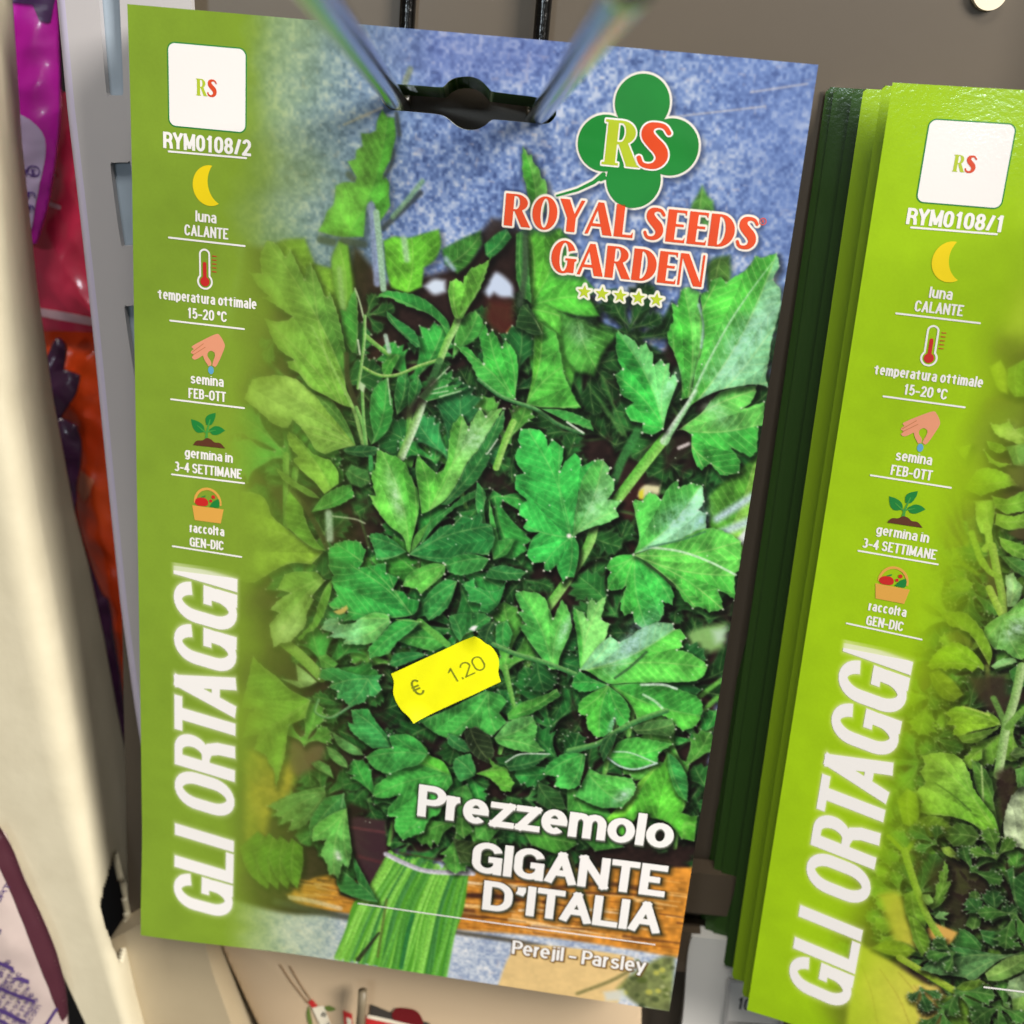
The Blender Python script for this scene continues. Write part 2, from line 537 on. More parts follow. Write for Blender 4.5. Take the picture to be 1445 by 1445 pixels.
    for i in range(26):
        x = rng.uniform(660, 960)
        y = rng.uniform(1240, 1300 + (x - 640) * .13)
        c = s.pts((x, y))[0]
        ln = rng.uniform(40, 130)
        dd = dirn + np.array((0, rng.uniform(-.12, .12)))
        q = c + np.array((0, rng.uniform(-3, 3)))
        N(None, rng.uniform(1.5, 4.5), [(255, 214, 150), (250, 190, 110), (96, 50, 26), (70, 36, 24), (255, 232, 200)][i % 5], rng.uniform(.5, .9), 2.2, .6,
          raw=np.array([c - dd * ln / 2, q, c + dd * ln / 2]))
    for px, w in (((640, 1262, 700, 1262, 730, 1268), 5), ((648, 1282, 668, 1284), 4), ((780, 1252, 850, 1246, 905, 1255), 4), ((560, 1200, 700, 1225), 1)):
        N(px, w, (70, 38, 30), .75, 4)
    N((800, 1205, 820, 1260, 826, 1280), 6, (84, 96, 50), .85, 2)
    N((410, 1266, 440, 1271, 480, 1281), 4, (238, 205, 165), .9, 2)
    # shadow line and the pale cloth below the basket
    N((390, 1272, 470, 1290, 545, 1302), 6, (62, 60, 58), .85, 5)
    N((625, 1312, 720, 1326, 770, 1336), 4, (70, 62, 46), .8, 4)
    B((722, 1345, 760, 1333, 880, 1348, 892, 1362, 872, 1416, 700, 1398), (236, 202, 140), 1, 3, .05)
    B((870, 1395, 890, 1375, 930, 1352, 952, 1350, 948, 1430, 905, 1420), (118, 128, 72), .95, 6, .3)
    for i in range(26):
        x, y = rng.uniform(880, 950), rng.uniform(1352, 1425)
        p = s.pts((x, y))[0]
        s.dot(p, rng.uniform(2, 6), [(190, 196, 140), (80, 96, 40), (210, 205, 90), (60, 72, 40)][rng.integers(4)], .7, 3)
    N((815, 1402, 860, 1385, 885, 1372), 3, (120, 118, 70), .8, 3)
    B((852, 1400, 880, 1396, 885, 1412, 855, 1412), (215, 222, 220), .8, 5)
    # bunch of stalks tied with string
    B((550, 1198, 604, 1222, 662, 1230, 655, 1280, 640, 1325, 628, 1384, 545, 1366, 472, 1350, 488, 1310, 500, 1272, 525, 1256), (84, 160, 46), 1, 2)
    for i in range(34):
        t = i / 33
        a = np.array((552 + 108 * t, 1204 + 26 * t + rng.uniform(-4, 4)))
        mid = np.array((505 + 142 * t + rng.uniform(-6, 6), 1278 + 12 * t))
        e = np.array((474 + 152 * t + rng.uniform(-8, 8), 1352 + 34 * t))
        col = [(60, 134, 40), (110, 186, 62), (132, 204, 74), (44, 112, 46), (92, 168, 50)][rng.integers(5)]
        N((*a, *mid, *e), rng.uniform(1.5, 4.5), col, .8, 1.6, light=tuple(min(255, v + 40) for v in col))
    N((535, 1316, 518, 1338, 505, 1354), 2, (40, 40, 30), .9, 1.6, 4)
    N((546, 1268, 541, 1300, 533, 1350), 2.2, (96, 112, 50), .8, 1.5)
    N((583, 1290, 575, 1320, 566, 1366), 3.5, (40, 116, 58), .9, 1.5)
    N((546, 1203, 575, 1217, 606, 1227, 668, 1230), 4.2, (222, 220, 232), 1, 1.6, light=(170, 165, 180))
    # the sharp leaves, back to front -------------------------------------------------
    for i in range(64):
        x, y = rng.uniform(390, 1000), rng.uniform(540, 1170)
        if x > 720 and y < 900:
            continue
        c = s.pts((x, y))[0]
        k = np.array([(58, 158, 74), (76, 172, 72), (48, 134, 66), (98, 182, 80), (38, 106, 56), (52, 140, 84)][rng.integers(6)])
        s.random_leaf(c[0], c[1], rng.uniform(62, 112), rng.uniform(-150, -30) if rng.random() < .6 else rng.uniform(-180, 180), (k, k * .80), soft=rng.uniform(.9, 2.4), shadow=.55, tips=.5)
        if i % 2:
            q = s.pts((rng.uniform(420, 1000), rng.uniform(560, 1180)))[0]
            B(None, (34, 22, 21), .97, 6, raw=q + rng.normal(0, 20, (6, 2)))
        if i % 3 == 0:
            N(None, 4.5, (84, 156, 62), .95, 1.2, 3, raw=np.array([c, c + np.array((rng.uniform(-30, 30), rng.uniform(60, 150)))]), light=(136, 196, 96))
    L((340, 692, 362, 696, 376, 706, 386, 730, 414, 752, 436, 768, 457, 778, 440, 796, 414, 794, 392, 802, 366, 818, 352, 822, 338, 818),
      (457, 780, 345, 740, 350, 815, 375, 710), (140, 176, 66), (128, 164, 58), rim=.3)
    L((410, 687, 424, 706, 432, 735, 446, 762, 460, 777, 440, 772, 408, 745, 402, 729, 404, 706), (458, 776, 410, 690), (98, 156, 58), (70, 116, 48))
    N((413, 692, 436, 722, 462, 772), 4, (52, 48, 32), .8, 1.5)
    L((545, 438, 560, 450, 585, 468, 594, 491, 584, 488, 565, 470, 548, 452), None, (48, 132, 70))
    N((515, 473, 530, 486, 548, 500), 3, (86, 156, 60), 1, .9, light=(150, 200, 110))
    N((544, 474, 549, 496), 3, (178, 205, 190), .9, 1.5)
    L((550, 500, 566, 500, 558, 515, 550, 531, 540, 529, 538, 515), None, (70, 160, 66))
    L((501, 407, 493, 423, 489, 439, 480, 437, 484, 470, 490, 488, 497, 498, 504, 499, 505, 470, 505, 440, 504, 420), (500, 498, 501, 410), (62, 142, 62), (44, 112, 54))
    N((501, 407, 507, 424, 513, 448), 1.2, (205, 225, 190), .9, .8)
    N((515, 446, 514, 480, 510, 515, 505, 548), 2, (92, 160, 72), 1, .8, light=(180, 215, 150))
    N((505, 480, 508, 500), 1.3, (225, 235, 215), .9, .8)
    N((513, 519, 530, 528, 545, 531, 565, 528, 588, 518, 616, 509), 2.2, (82, 152, 60), 1, .8, light=(185, 215, 130))
    L((590, 418, 607, 428, 625, 445, 633, 456, 636, 470, 630, 474, 621, 457, 604, 443, 588, 437, 565, 428, 548, 420, 530, 420, 544, 411, 565, 412),
      (632, 466, 540, 416), (66, 158, 74), (48, 130, 62))
    L((671, 438, 680, 450, 684, 464, 673, 477, 664, 484, 652, 491, 638, 507, 642, 474, 654, 447), (640, 500, 674, 442), (88, 178, 82), (70, 160, 74), soft=1.4)
    N((647, 448, 640, 466, 632, 480, 620, 510), 4.6, (118, 186, 78), 1, .9, light=(165, 210, 130))
    N((620, 510, 608, 540), 5, (60, 110, 60), .8, 1.5)
    N((596, 568, 585, 600, 566, 645), 5.5, (118, 170, 84), 1, 1, light=(200, 225, 190))
    L((693, 361, 687, 369, 676, 374, 664, 380, 656, 390, 653, 400, 644, 393, 635, 397, 632, 412, 637, 438, 642, 450, 652, 450, 663, 431, 675, 412, 685, 387),
      (646, 450, 688, 370, 640, 402), (116, 194, 76), (96, 172, 66), shadow=.6)
    L((754, 473, 762, 455, 785, 470, 791, 500, 797, 530, 808, 555, 820, 576, 793, 576, 763, 575, 742, 571, 751, 530),
      (742, 571, 765, 460, 790, 520, 815, 572), (96, 186, 68), (82, 172, 72), soft=1.4)
    L((642, 487, 650, 489, 660, 490, 671, 502, 682, 514, 680, 495, 676, 474, 685, 456, 689, 472, 695, 466, 701, 476, 708, 490, 713, 479, 721, 489, 728, 499,
       731, 525, 728, 550, 727, 564, 708, 560, 692, 551, 676, 536, 668, 522, 664, 514, 654, 501), (727, 566, 645, 490, 688, 460, 713, 482), (80, 186, 88), (66, 172, 74), tips=.8)
    N((675, 536, 707, 560, 740, 572, 760, 580, 790, 600, 823, 612), 2.5, (42, 100, 52), 1, .9, light=(120, 180, 110))
    L((763, 577, 789, 578, 815, 585, 833, 594, 838, 609, 815, 600, 798, 594, 780, 585), (763, 577, 836, 604), (72, 172, 84), (58, 150, 72))
    N((800, 596, 823, 611), 1.4, (225, 238, 220), .9, .8)
    L((734, 433, 744, 428, 752, 442, 759, 456, 767, 472, 753, 473, 737, 466, 727, 461), (764, 470, 738, 432), (42, 82, 46), (34, 66, 38))
    L((532, 542, 547, 533, 549, 547, 554, 568, 554, 587, 548, 606, 535, 620, 523, 628, 527, 615, 522, 590, 523, 560), (526, 626, 545, 538), (58, 154, 74), (50, 138, 66))
    N((547, 534, 551, 570), 1.1, (190, 220, 175), .8, .8)
    L((561, 532, 573, 527, 580, 545, 577, 570, 560, 586, 556, 560), (560, 584, 572, 530), (48, 128, 66), (38, 104, 54))
    L((578, 540, 590, 531, 596, 545, 588, 566, 577, 580, 575, 560), (577, 578, 590, 534), (46, 122, 60), (36, 98, 52))
    L((590, 560, 607, 544, 625, 535, 638, 537, 630, 545, 653, 541, 642, 549, 662, 546, 642, 556, 621, 562, 602, 567), (590, 568, 655, 544), (58, 146, 72), (44, 122, 60), tips=.7)
    for px in ((612, 550, 630, 545), (608, 556, 632, 552), (620, 560, 650, 552), (607, 545, 634, 518)):
        N(px, 1.0, (205, 230, 190), .7, .8)
    N((575, 585, 600, 555, 612, 540), 6, (48, 40, 34), .7, 4)
    L((345, 563, 352, 545, 356, 535, 380, 530, 400, 530, 420, 536, 444, 556, 468, 563, 484, 587, 496, 611, 502, 629, 478, 634, 459, 641, 445, 634, 437, 620, 423, 601,
       413, 592, 407, 604, 392, 601, 378, 591, 366, 580), (502, 631, 372, 538, 350, 562, 420, 598), (138, 186, 92), (140, 188, 86), tip=(146, 186, 96))
    L((444, 556, 468, 563, 484, 587, 496, 611, 502, 629, 484, 606, 462, 580), (502, 629, 450, 560), (82, 148, 70), (70, 130, 62), shadow=0)
    L((513, 628, 503, 600, 503, 577, 482, 571, 461, 559, 437, 546, 423, 528, 409, 519, 405, 510, 416, 508, 397, 495, 387, 482, 380, 465, 375, 450, 389, 453, 405, 452,
       414, 447, 399, 437, 386, 428, 372, 420, 381, 418, 366, 405, 359, 393, 352, 384, 370, 386, 368, 360, 377, 340, 387, 341, 396, 351, 403, 363, 410, 352, 416, 364,
       423, 380, 430, 394, 433, 378, 439, 372, 447, 388, 456, 411, 462, 421, 466, 413, 473, 431, 478, 449, 484, 473, 489, 506, 487, 525, 489, 549, 497, 566, 505, 584),
      (513, 632, 382, 344, 372, 420, 378, 452, 440, 376, 470, 425), (122, 182, 78), (60, 122, 54), tip=(112, 166, 72), tips=.35, shadow=.7, vein=.4)
    N((513, 628, 498, 575, 470, 520, 440, 460), 3.2, (160, 205, 120), .65, 1.4, 1)
    N((489, 500, 490, 530, 497, 556, 510, 590), 3.5, (54, 52, 36), .85, 1.2)
    N((503, 575, 512, 600, 516, 626), 2.4, (94, 160, 76), 1, .9, light=(150, 200, 120))
    N((511, 545, 513, 590, 517, 628), 2.2, (92, 164, 82), 1, .9, light=(150, 200, 120))
    B((508, 538, 516, 544, 513, 554, 507, 548), (200, 225, 190), .9, 1.5)
    L((407, 609, 416, 613, 430, 627, 444, 641, 466, 649, 477, 665, 478, 682, 458, 697, 444, 680, 430, 668, 418, 655, 414, 648, 421, 644, 411, 632, 406, 620),
      (468, 692, 409, 612), (142, 196, 84), (112, 176, 70), shadow=.7)
    L((388, 658, 402, 668, 420, 681, 440, 692, 452, 703, 436, 700, 420, 690, 400, 677), (450, 702, 390, 658), (96, 140, 66), (60, 92, 46))
    L((458, 698, 478, 687, 496, 683, 500, 700, 478, 713, 456, 719, 440, 722, 447, 711), (440, 720, 498, 690), (72, 158, 72), (56, 136, 60), tips=.6)
    L((484, 634, 496, 630, 516, 628, 536, 632, 530, 642, 512, 645, 490, 640), (486, 636, 534, 634), (34, 92, 56), (28, 76, 48))
    N((523, 645, 524, 668), 3, (60, 150, 78), 1, 1)
    L((487, 668, 496, 655, 508, 660, 520, 664, 524, 680, 510, 688, 494, 682), None, (74, 146, 80), soft=2.5)
    L((533, 634, 541, 637, 548, 641, 556, 643, 565, 648, 573, 656, 582, 677, 590, 694, 592, 712, 589, 731, 585, 748, 582, 760, 579, 781, 574, 776, 572, 764, 565, 753, 551, 743, 539, 729,
       528, 713, 521, 698, 530, 699, 527, 686, 523, 668, 529, 661, 531, 646), (578, 782, 540, 640, 524, 698, 584, 680), (104, 190, 82), (92, 182, 74), tips=.7, shadow=.7)
    s.sheen(558, 700, 11, 44, 72, (205, 236, 205), .8)
    L((583, 762, 590, 750, 605, 738, 612, 730, 606, 742, 594, 762, 580, 782), (580, 782, 610, 732), (92, 164, 76), teeth=0)
    L((520, 756, 528, 752, 540, 753, 556, 762, 574, 778, 556, 786, 538, 790, 531, 788, 528, 774), (574, 778, 522, 758, 532, 788), (62, 160, 88), (54, 148, 78), tips=.6)
    N((464, 724, 466, 760), 5, (190, 215, 205), .8, 3)
    N((470, 728, 500, 732, 515, 738), 1.3, (205, 220, 190), .7, 1)
    # centre
    L((590, 641, 600, 653, 616, 668, 626, 663, 631, 648, 633, 627, 637, 603, 647, 590, 652, 587, 659, 599, 661, 607, 668, 590, 678, 577, 685, 587, 694, 580, 709, 577,
       701, 592, 687, 615, 673, 637, 659, 654, 647, 679, 631, 703, 607, 720, 595, 725, 590, 690, 586, 660), (606, 722, 652, 590, 700, 582, 592, 645),
      (98, 186, 78), (126, 200, 104), tips=.8, shadow=.7)
    s.sheen(672, 620, 22, 34, -55, (190, 225, 200), .75)
    L((712, 577, 710, 603, 694, 630, 687, 641, 692, 641, 687, 655, 673, 678, 652, 697, 632, 713, 622, 712, 631, 703, 647, 679, 659, 654, 673, 637, 687, 615, 701, 592),
      (628, 710, 708, 585), (46, 116, 62), (40, 100, 54), tips=.6)
    N((702, 620, 688, 640), 1.0, (225, 238, 215), .8, .8)
    N((724, 596, 712, 625, 700, 660), 4.5, (116, 186, 70), 1, 1.2, light=(160, 210, 110))
    L((690, 689, 659, 708, 638, 720, 611, 746, 598, 764, 594, 766, 607, 737, 633, 717, 650, 703, 673, 690), (596, 764, 688, 690), (56, 136, 68), (46, 112, 56), tips=.6)
    L((673, 680, 682, 690, 686, 702, 683, 717, 686, 740, 678, 736, 671, 712), (683, 738, 678, 684), (62, 154, 82), tips=.5)
    L((690, 705, 697, 730, 704, 762, 716, 760, 727, 760, 716, 781, 696, 790, 692, 760), (697, 788, 722, 762, 692, 710), (64, 150, 72), (54, 134, 62))
    L((650, 727, 659, 728, 666, 731, 679, 721, 681, 738, 694, 741, 698, 762, 689, 783, 657, 781, 629, 793, 605, 790, 577, 782, 588, 772, 605, 759, 620, 745, 629, 741, 640, 740),
      (577, 782, 650, 730, 692, 742, 690, 780), (52, 140, 78), (42, 122, 66), tips=.8, vein=.35)
    L((627, 794, 643, 783, 667, 781, 691, 788, 681, 804, 653, 811, 632, 806), (691, 788, 632, 797), (68, 162, 84), (54, 142, 70), tips=.9)
    L((691, 801, 712, 797, 743, 806, 733, 818, 707, 818, 684, 814), (690, 802, 740, 808), (50, 128, 72), (42, 108, 58), tips=.9)
    L((652, 823, 669, 816, 671, 827, 692, 833, 707, 830, 714, 820, 709, 839, 702, 854, 688, 865, 677, 861, 679, 851, 660, 847, 662, 838), (700, 850, 656, 824, 690, 832),
      (58, 158, 84), (52, 146, 76), tips=.6)
    L((568, 826, 577, 809, 595, 799, 612, 794, 629, 796, 628, 809, 612, 823, 594, 838, 588, 830), (627, 797, 570, 824, 594, 836), (98, 182, 84), (86, 168, 76), tips=.8)
    L((580, 871, 594, 851, 610, 830, 629, 816, 646, 819, 635, 851, 624, 864, 606, 875, 600, 868), (645, 820, 582, 870, 606, 872), (58, 146, 78), (46, 124, 64), tips=.8, shadow=.7)
    L((633, 868, 653, 864, 681, 864, 693, 871, 690, 885, 674, 888, 657, 894, 650, 905, 640, 890), (652, 903, 640, 868, 688, 870), (66, 156, 86), (54, 134, 70), tips=.7)
    B((662, 887, 668, 882, 675, 882, 670, 889), (245, 245, 245), 1, 1.5)
    L((674, 890, 688, 878, 704, 876, 695, 892, 702, 904, 688, 912, 680, 900), None, (44, 92, 56), tips=.9)
    L((700, 880, 716, 874, 724, 892, 718, 912, 700, 908), None, (58, 150, 76), tips=.6)
    # under / left of the price sticker
    L((558, 902, 575, 896, 603, 883, 620, 890, 634, 906, 612, 918, 586, 911), (634, 906, 575, 898), (80, 172, 82), (66, 150, 70), tips=.6)
    L((556, 920, 586, 918, 604, 922, 580, 932, 560, 940, 550, 936), (602, 922, 554, 934), (54, 146, 82), (46, 128, 70), tips=.6)
    N((593, 876, 610, 890, 632, 908), 5, (98, 176, 74), 1, 1)
    N((400, 905, 425, 925, 454, 954), 8.5, (118, 172, 72), 1, 1.2, light=(142, 190, 92))
    L((418, 936, 434, 948, 448, 961, 437, 967, 424, 970, 394, 956, 421, 960), None, (160, 198, 146), soft=1.6)
    L((450, 925, 462, 922, 478, 935, 470, 944, 454, 941), None, (82, 158, 74), soft=1.6)
    L((392, 831, 402, 810, 418, 806, 447, 806, 459, 819, 440, 841, 443, 846, 433, 867, 432, 881, 418, 897, 409, 905, 397, 907, 387, 913, 381, 885, 386, 874, 395, 864,
       381, 860, 394, 846, 410, 836), (455, 815, 392, 908, 394, 834, 384, 862, 415, 898), (140, 188, 98), (118, 174, 80), tip=(160, 196, 130), tips=.6, shadow=.6)
    L((471, 814, 459, 829, 452, 845, 444, 871, 437, 882, 420, 901, 424, 904, 436, 891, 443, 890, 455, 872, 463, 852, 468, 833), (470, 816, 440, 888), (98, 166, 68), (84, 146, 58))
    L((464, 773, 478, 765, 494, 762, 509, 765, 516, 776, 513, 789, 508, 801, 523, 798, 544, 793, 546, 808, 563, 814, 555, 831, 570, 834, 577, 843, 592, 846, 590, 858,
       581, 867, 548, 871, 530, 865, 506, 873, 483, 875, 492, 862, 484, 857, 471, 860, 464, 852, 477, 840, 468, 821, 471, 812, 465, 800, 464, 786),
      (583, 868, 500, 800, 470, 856, 480, 770, 546, 800), (58, 166, 82), (48, 150, 70), tips=.7, shadow=.7, vein=.42)
    B((471, 862, 482, 858, 490, 853, 492, 858, 486, 864, 478, 866), (226, 196, 110), .9, 1.6)
    L((453, 886, 461, 873, 477, 871, 479, 879, 496, 879, 513, 869, 530, 863, 549, 866, 552, 878, 536, 897, 522, 907, 484, 908, 489, 900, 463, 898, 470, 892),
      (551, 872, 456, 884, 488, 906), (112, 188, 112), (100, 184, 96), tip=(132, 202, 158), tips=.6)
    L((522, 912, 535, 898, 555, 878, 574, 872, 594, 876, 582, 888, 562, 904, 548, 921, 523, 927, 521, 920), (590, 876, 526, 922, 548, 918), (70, 174, 90), (58, 156, 76), tips=.8)
    N((594, 876, 560, 873), 1, (160, 210, 110), .6, .8)
    L((340, 1000, 350, 960, 357, 926, 372, 940, 392, 955, 410, 972, 439, 987, 434, 1002, 432, 1012, 409, 1022, 406, 1035, 402, 1066, 395, 1092, 390, 1110, 387, 1084,
       381, 1078, 375, 1064, 359, 1057, 366, 1035, 343, 1040, 350, 1010, 361, 1000), (440, 988, 390, 1105, 345, 1035, 362, 1055, 360, 930), (126, 178, 72), (110, 166, 62), tips=.3)
    L((454, 943, 475, 941, 490, 946, 513, 951, 541, 950, 534, 959, 540, 971, 530, 981, 520, 980, 515, 989, 494, 996, 485, 985, 475, 984, 478, 974, 464, 968, 471, 961, 451, 956),
      (520, 956, 466, 967, 494, 992, 535, 975), (60, 150, 90), (48, 132, 74), tips=.8)
    N((450, 986, 446, 1004, 468, 1011, 494, 996), 2, (58, 130, 78), .9, 1.2, light=(150, 190, 150))
    L((491, 1017, 500, 1020, 496, 1000, 520, 998, 534, 1019, 548, 1036, 556, 1052, 527, 1054, 510, 1042, 496, 1029), (552, 1050, 506, 1006), (66, 160, 92), (52, 138, 74))
    L((468, 1030, 484, 1040, 510, 1055, 514, 1064, 496, 1062, 478, 1050), (512, 1062, 470, 1032), (88, 148, 92), (70, 124, 72), soft=1.6)
    L((461, 1051, 475, 1057, 489, 1071, 492, 1082, 478, 1077, 466, 1066), (490, 1080, 462, 1053), (92, 152, 90), (74, 128, 74), soft=1.6)
    L((440, 1076, 451, 1071, 466, 1079, 472, 1097, 460, 1090, 448, 1084), None, (84, 140, 82), soft=1.6)
    L((378, 1137, 397, 1126, 418, 1118, 437, 1112, 459, 1108, 461, 1125, 444, 1147, 430, 1164, 407, 1172, 413, 1156, 394, 1164, 400, 1152, 387, 1150, 392, 1143),
      (460, 1116, 380, 1138, 410, 1168, 392, 1160), (86, 140, 82), (76, 130, 72), tips=.4, soft=1.1)
    L((439, 1184, 437, 1161, 446, 1142, 459, 1124, 485, 1118, 490, 1138, 462, 1152, 446, 1166), (486, 1120, 440, 1180), (58, 140, 84), (48, 122, 66))
    L((496, 1196, 508, 1222, 522, 1248, 534, 1272, 515, 1269, 495, 1263, 480, 1256, 475, 1240, 480, 1222, 490, 1231, 506, 1246, 500, 1220), (532, 1270, 482, 1228), (62, 142, 76), (50, 124, 64))
    L((490, 1138, 493, 1164, 497, 1199, 492, 1224, 484, 1216, 478, 1240, 471, 1232, 465, 1234, 461, 1216, 453, 1204, 461, 1183, 441, 1186, 444, 1166, 465, 1149),
      (490, 1138, 472, 1232, 443, 1180, 492, 1215), (102, 178, 92), (92, 168, 82), tip=(96, 170, 88), shadow=.7)
    s.sheen(478, 1206, 6, 10, 75, (245, 250, 250), 1.5)
    N((483, 1137, 486, 1118), 1.6, (120, 180, 120), .8, 1)
    for x in range(4):
        L((338 + 20 * x, 1195 + 6 * x, 364 + 16 * x, 1172 + 3 * x, 380 + 16 * x, 1185 + 3 * x, 386 + 14 * x, 1220, 378 + 14 * x, 1254, 360 + 16 * x, 1240, 348 + 18 * x, 1225),
          (372 + 16 * x, 1174, 366 + 16 * x, 1246), (82, 136, 40), (70, 122, 34), soft=1.4, tips=0, rim=.15)
    # bottom middle
    L((591, 1014, 630, 1000, 686, 972, 707, 978, 716, 988, 705, 1004, 716, 1017, 695, 1036, 672, 1028, 659, 1024, 651, 1036, 633, 1040, 612, 1030),
      (690, 975, 600, 1016, 634, 1036, 700, 1030), (74, 168, 82), (62, 152, 74), tips=.7)
    L((716, 1005, 733, 991, 768, 979, 786, 970, 792, 980, 760, 1000, 735, 1012, 718, 1014), (716, 1010, 785, 974), (84, 164, 72), (66, 142, 62))
    L((698, 1039, 716, 1018, 735, 1010, 752, 1008, 758, 1024, 755, 1041, 768, 1058, 750, 1060, 724, 1055, 704, 1047), (698, 1040, 755, 1014, 764, 1056), (112, 192, 112), (92, 176, 90), tips=.6)
    L((634, 1032, 645, 1036, 657, 1043, 666, 1057, 657, 1059, 640, 1053, 632, 1046), None, (50, 118, 68))
    L((655, 1030, 672, 1022, 692, 1036, 698, 1060, 690, 1075, 670, 1064, 660, 1048), None, (46, 62, 42), shadow=.2)
    L((643, 1067, 664, 1060, 672, 1082, 671, 1092, 650, 1101, 640, 1082), (668, 1090, 645, 1068), (66, 150, 84), (58, 136, 74))
    L((672, 1089, 686, 1084, 695, 1080, 690, 1067, 702, 1077, 716, 1081, 720, 1092, 726, 1102, 721, 1114, 710, 1114, 692, 1096), (672, 1089, 722, 1108, 714, 1084), (104, 180, 70), (92, 168, 62))
    L((712, 1075, 733, 1063, 755, 1061, 776, 1063, 764, 1072, 750, 1081, 720, 1086), (712, 1080, 775, 1064), (46, 108, 60), (38, 92, 52))
    N((714, 1073, 735, 1062, 776, 1062), 1, (225, 238, 225), .9, .8)
    for px, c in (((640, 1110, 660, 1104, 668, 1125, 660, 1148, 646, 1150), (78, 156, 76)), ((645, 1150, 660, 1150, 668, 1170, 655, 1180, 644, 1172), (92, 166, 74)),
                  ((670, 1160, 690, 1155, 705, 1168, 690, 1185, 672, 1180), (84, 160, 74)), ((715, 1120, 735, 1125, 745, 1150, 730, 1165, 715, 1145), (58, 122, 62)),
                  ((735, 1165, 770, 1150, 800, 1160, 815, 1190, 790, 1205, 750, 1190), (76, 146, 60)), ((760, 1100, 790, 1115, 800, 1140, 780, 1145, 758, 1130), (50, 96, 52)),
                  ((640, 1180, 700, 1190, 690, 1215, 650, 1215), (58, 78, 44)), ((800, 1110, 840, 1120, 870, 1160, 880, 1195, 840, 1200, 805, 1160), (72, 150, 66))):
        L(px, None, c, soft=1.6, tips=.4)
    L((517, 1066, 535, 1055, 555, 1053, 549, 1036, 563, 1034, 576, 1034, 590, 1041, 602, 1052, 608, 1063, 626, 1072, 636, 1088, 640, 1102, 629, 1117, 622, 1143, 607, 1153,
       598, 1172, 586, 1176, 570, 1182, 563, 1175, 557, 1163, 560, 1150, 548, 1149, 549, 1137, 565, 1119, 544, 1124, 527, 1121, 530, 1107, 548, 1093, 540, 1087, 527, 1080),
      (634, 1090, 520, 1066, 570, 1176, 530, 1120, 562, 1040), (74, 172, 80), (88, 178, 66), tips=.7, shadow=.7)
    L((517, 1066, 535, 1055, 555, 1053, 549, 1036, 563, 1034, 576, 1034, 592, 1043, 606, 1060, 592, 1076, 570, 1082, 552, 1090, 540, 1087, 527, 1080),
      (604, 1062, 520, 1066, 560, 1038), (72, 170, 86), (64, 160, 78), tips=.7, shadow=.5)
    # right hand leaves
    N((938, 618, 905, 660, 870, 706), 7, (96, 182, 66), 1, 1, light=(140, 205, 96))
    N((838, 745, 830, 770, 805, 812, 772, 858), 6.4, (104, 182, 74), 1, 1, light=(150, 206, 110))
    N((905, 600, 880, 645, 865, 680), 6, (56, 128, 62), .85, 2.5)
    B((900, 700, 905, 688, 920, 680, 932, 684, 928, 700, 912, 708), (226, 222, 176), .95, 3)
    B((902, 694, 908, 690, 908, 704, 902, 704), (214, 206, 40), .9, 2.5)
    B((904, 680, 918, 672, 934, 678, 930, 686, 914, 684), (30, 26, 24), .8, 3)
    N((958, 632, 972, 626), 2.4, (215, 205, 205), .9, 2)
    L((956, 607, 974, 594, 990, 582, 1012, 556, 1036, 547, 1068, 543, 1062, 564, 1046, 578, 1079, 566, 1077, 600, 1070, 601, 1068, 637, 1058, 645, 1046, 638, 1032, 632, 1044, 650,
       1043, 666, 1030, 670, 1016, 670, 1003, 654, 997, 657, 990, 664, 982, 654, 976, 635, 976, 613, 965, 607), (958, 607, 1074, 598, 1060, 552, 1020, 665, 990, 655),
      (104, 190, 96), (70, 176, 78), tips=.7, shadow=.6, vein=.5)
    s.sheen(1010, 580, 16, 34, 40, (176, 222, 190), .6)
    L((961, 564, 962, 545, 960, 527, 952, 501, 942, 478, 945, 461, 950, 452, 948, 428, 956, 431, 961, 409, 969, 405, 988, 411, 986, 428, 993, 452, 994, 468, 989, 499, 978, 536, 975, 560),
      (970, 566, 966, 410, 950, 470, 988, 450), (76, 180, 72), (104, 194, 96), tips=.6, shadow=.6)
    N((986, 430, 993, 455, 990, 490), 2, (176, 222, 205), .8, 1.2)
    L((945, 610, 966, 577, 975, 555, 982, 519, 989, 499, 994, 468, 990, 433, 988, 414, 999, 411, 1003, 396, 1017, 390, 1025, 398, 1042, 387, 1054, 379, 1066, 361, 1075, 363, 1096, 357,
       1100, 375, 1090, 394, 1101, 409, 1101, 430, 1098, 445, 1092, 467, 1088, 482, 1085, 508, 1081, 529, 1083, 545, 1064, 542, 1036, 546, 1014, 551, 990, 562, 969, 577, 954, 604),
      (945, 610, 1094, 362, 1010, 400, 1085, 470, 1080, 540), (84, 184, 76), (136, 206, 164), tips=.4, shadow=.6, vein=.5)
    s.sheen(1050, 480, 30, 52, -50, (176, 220, 215), .7)
    s.sheen(1030, 525, 16, 46, -15, (176, 220, 205), .6)
    s.sheen(1088, 430, 18, 40, -65, (180, 222, 210), .5)
    N((945, 612, 962, 584, 976, 560, 1000, 510, 1030, 455, 1060, 410, 1090, 370), 2.6, (140, 204, 140), .8, 1.2, .6, light=(205, 232, 210))
    N((938, 622, 945, 610, 966, 578, 982, 552), 6, (140, 200, 140), .85, 1.4, 2.5, light=(215, 232, 215))
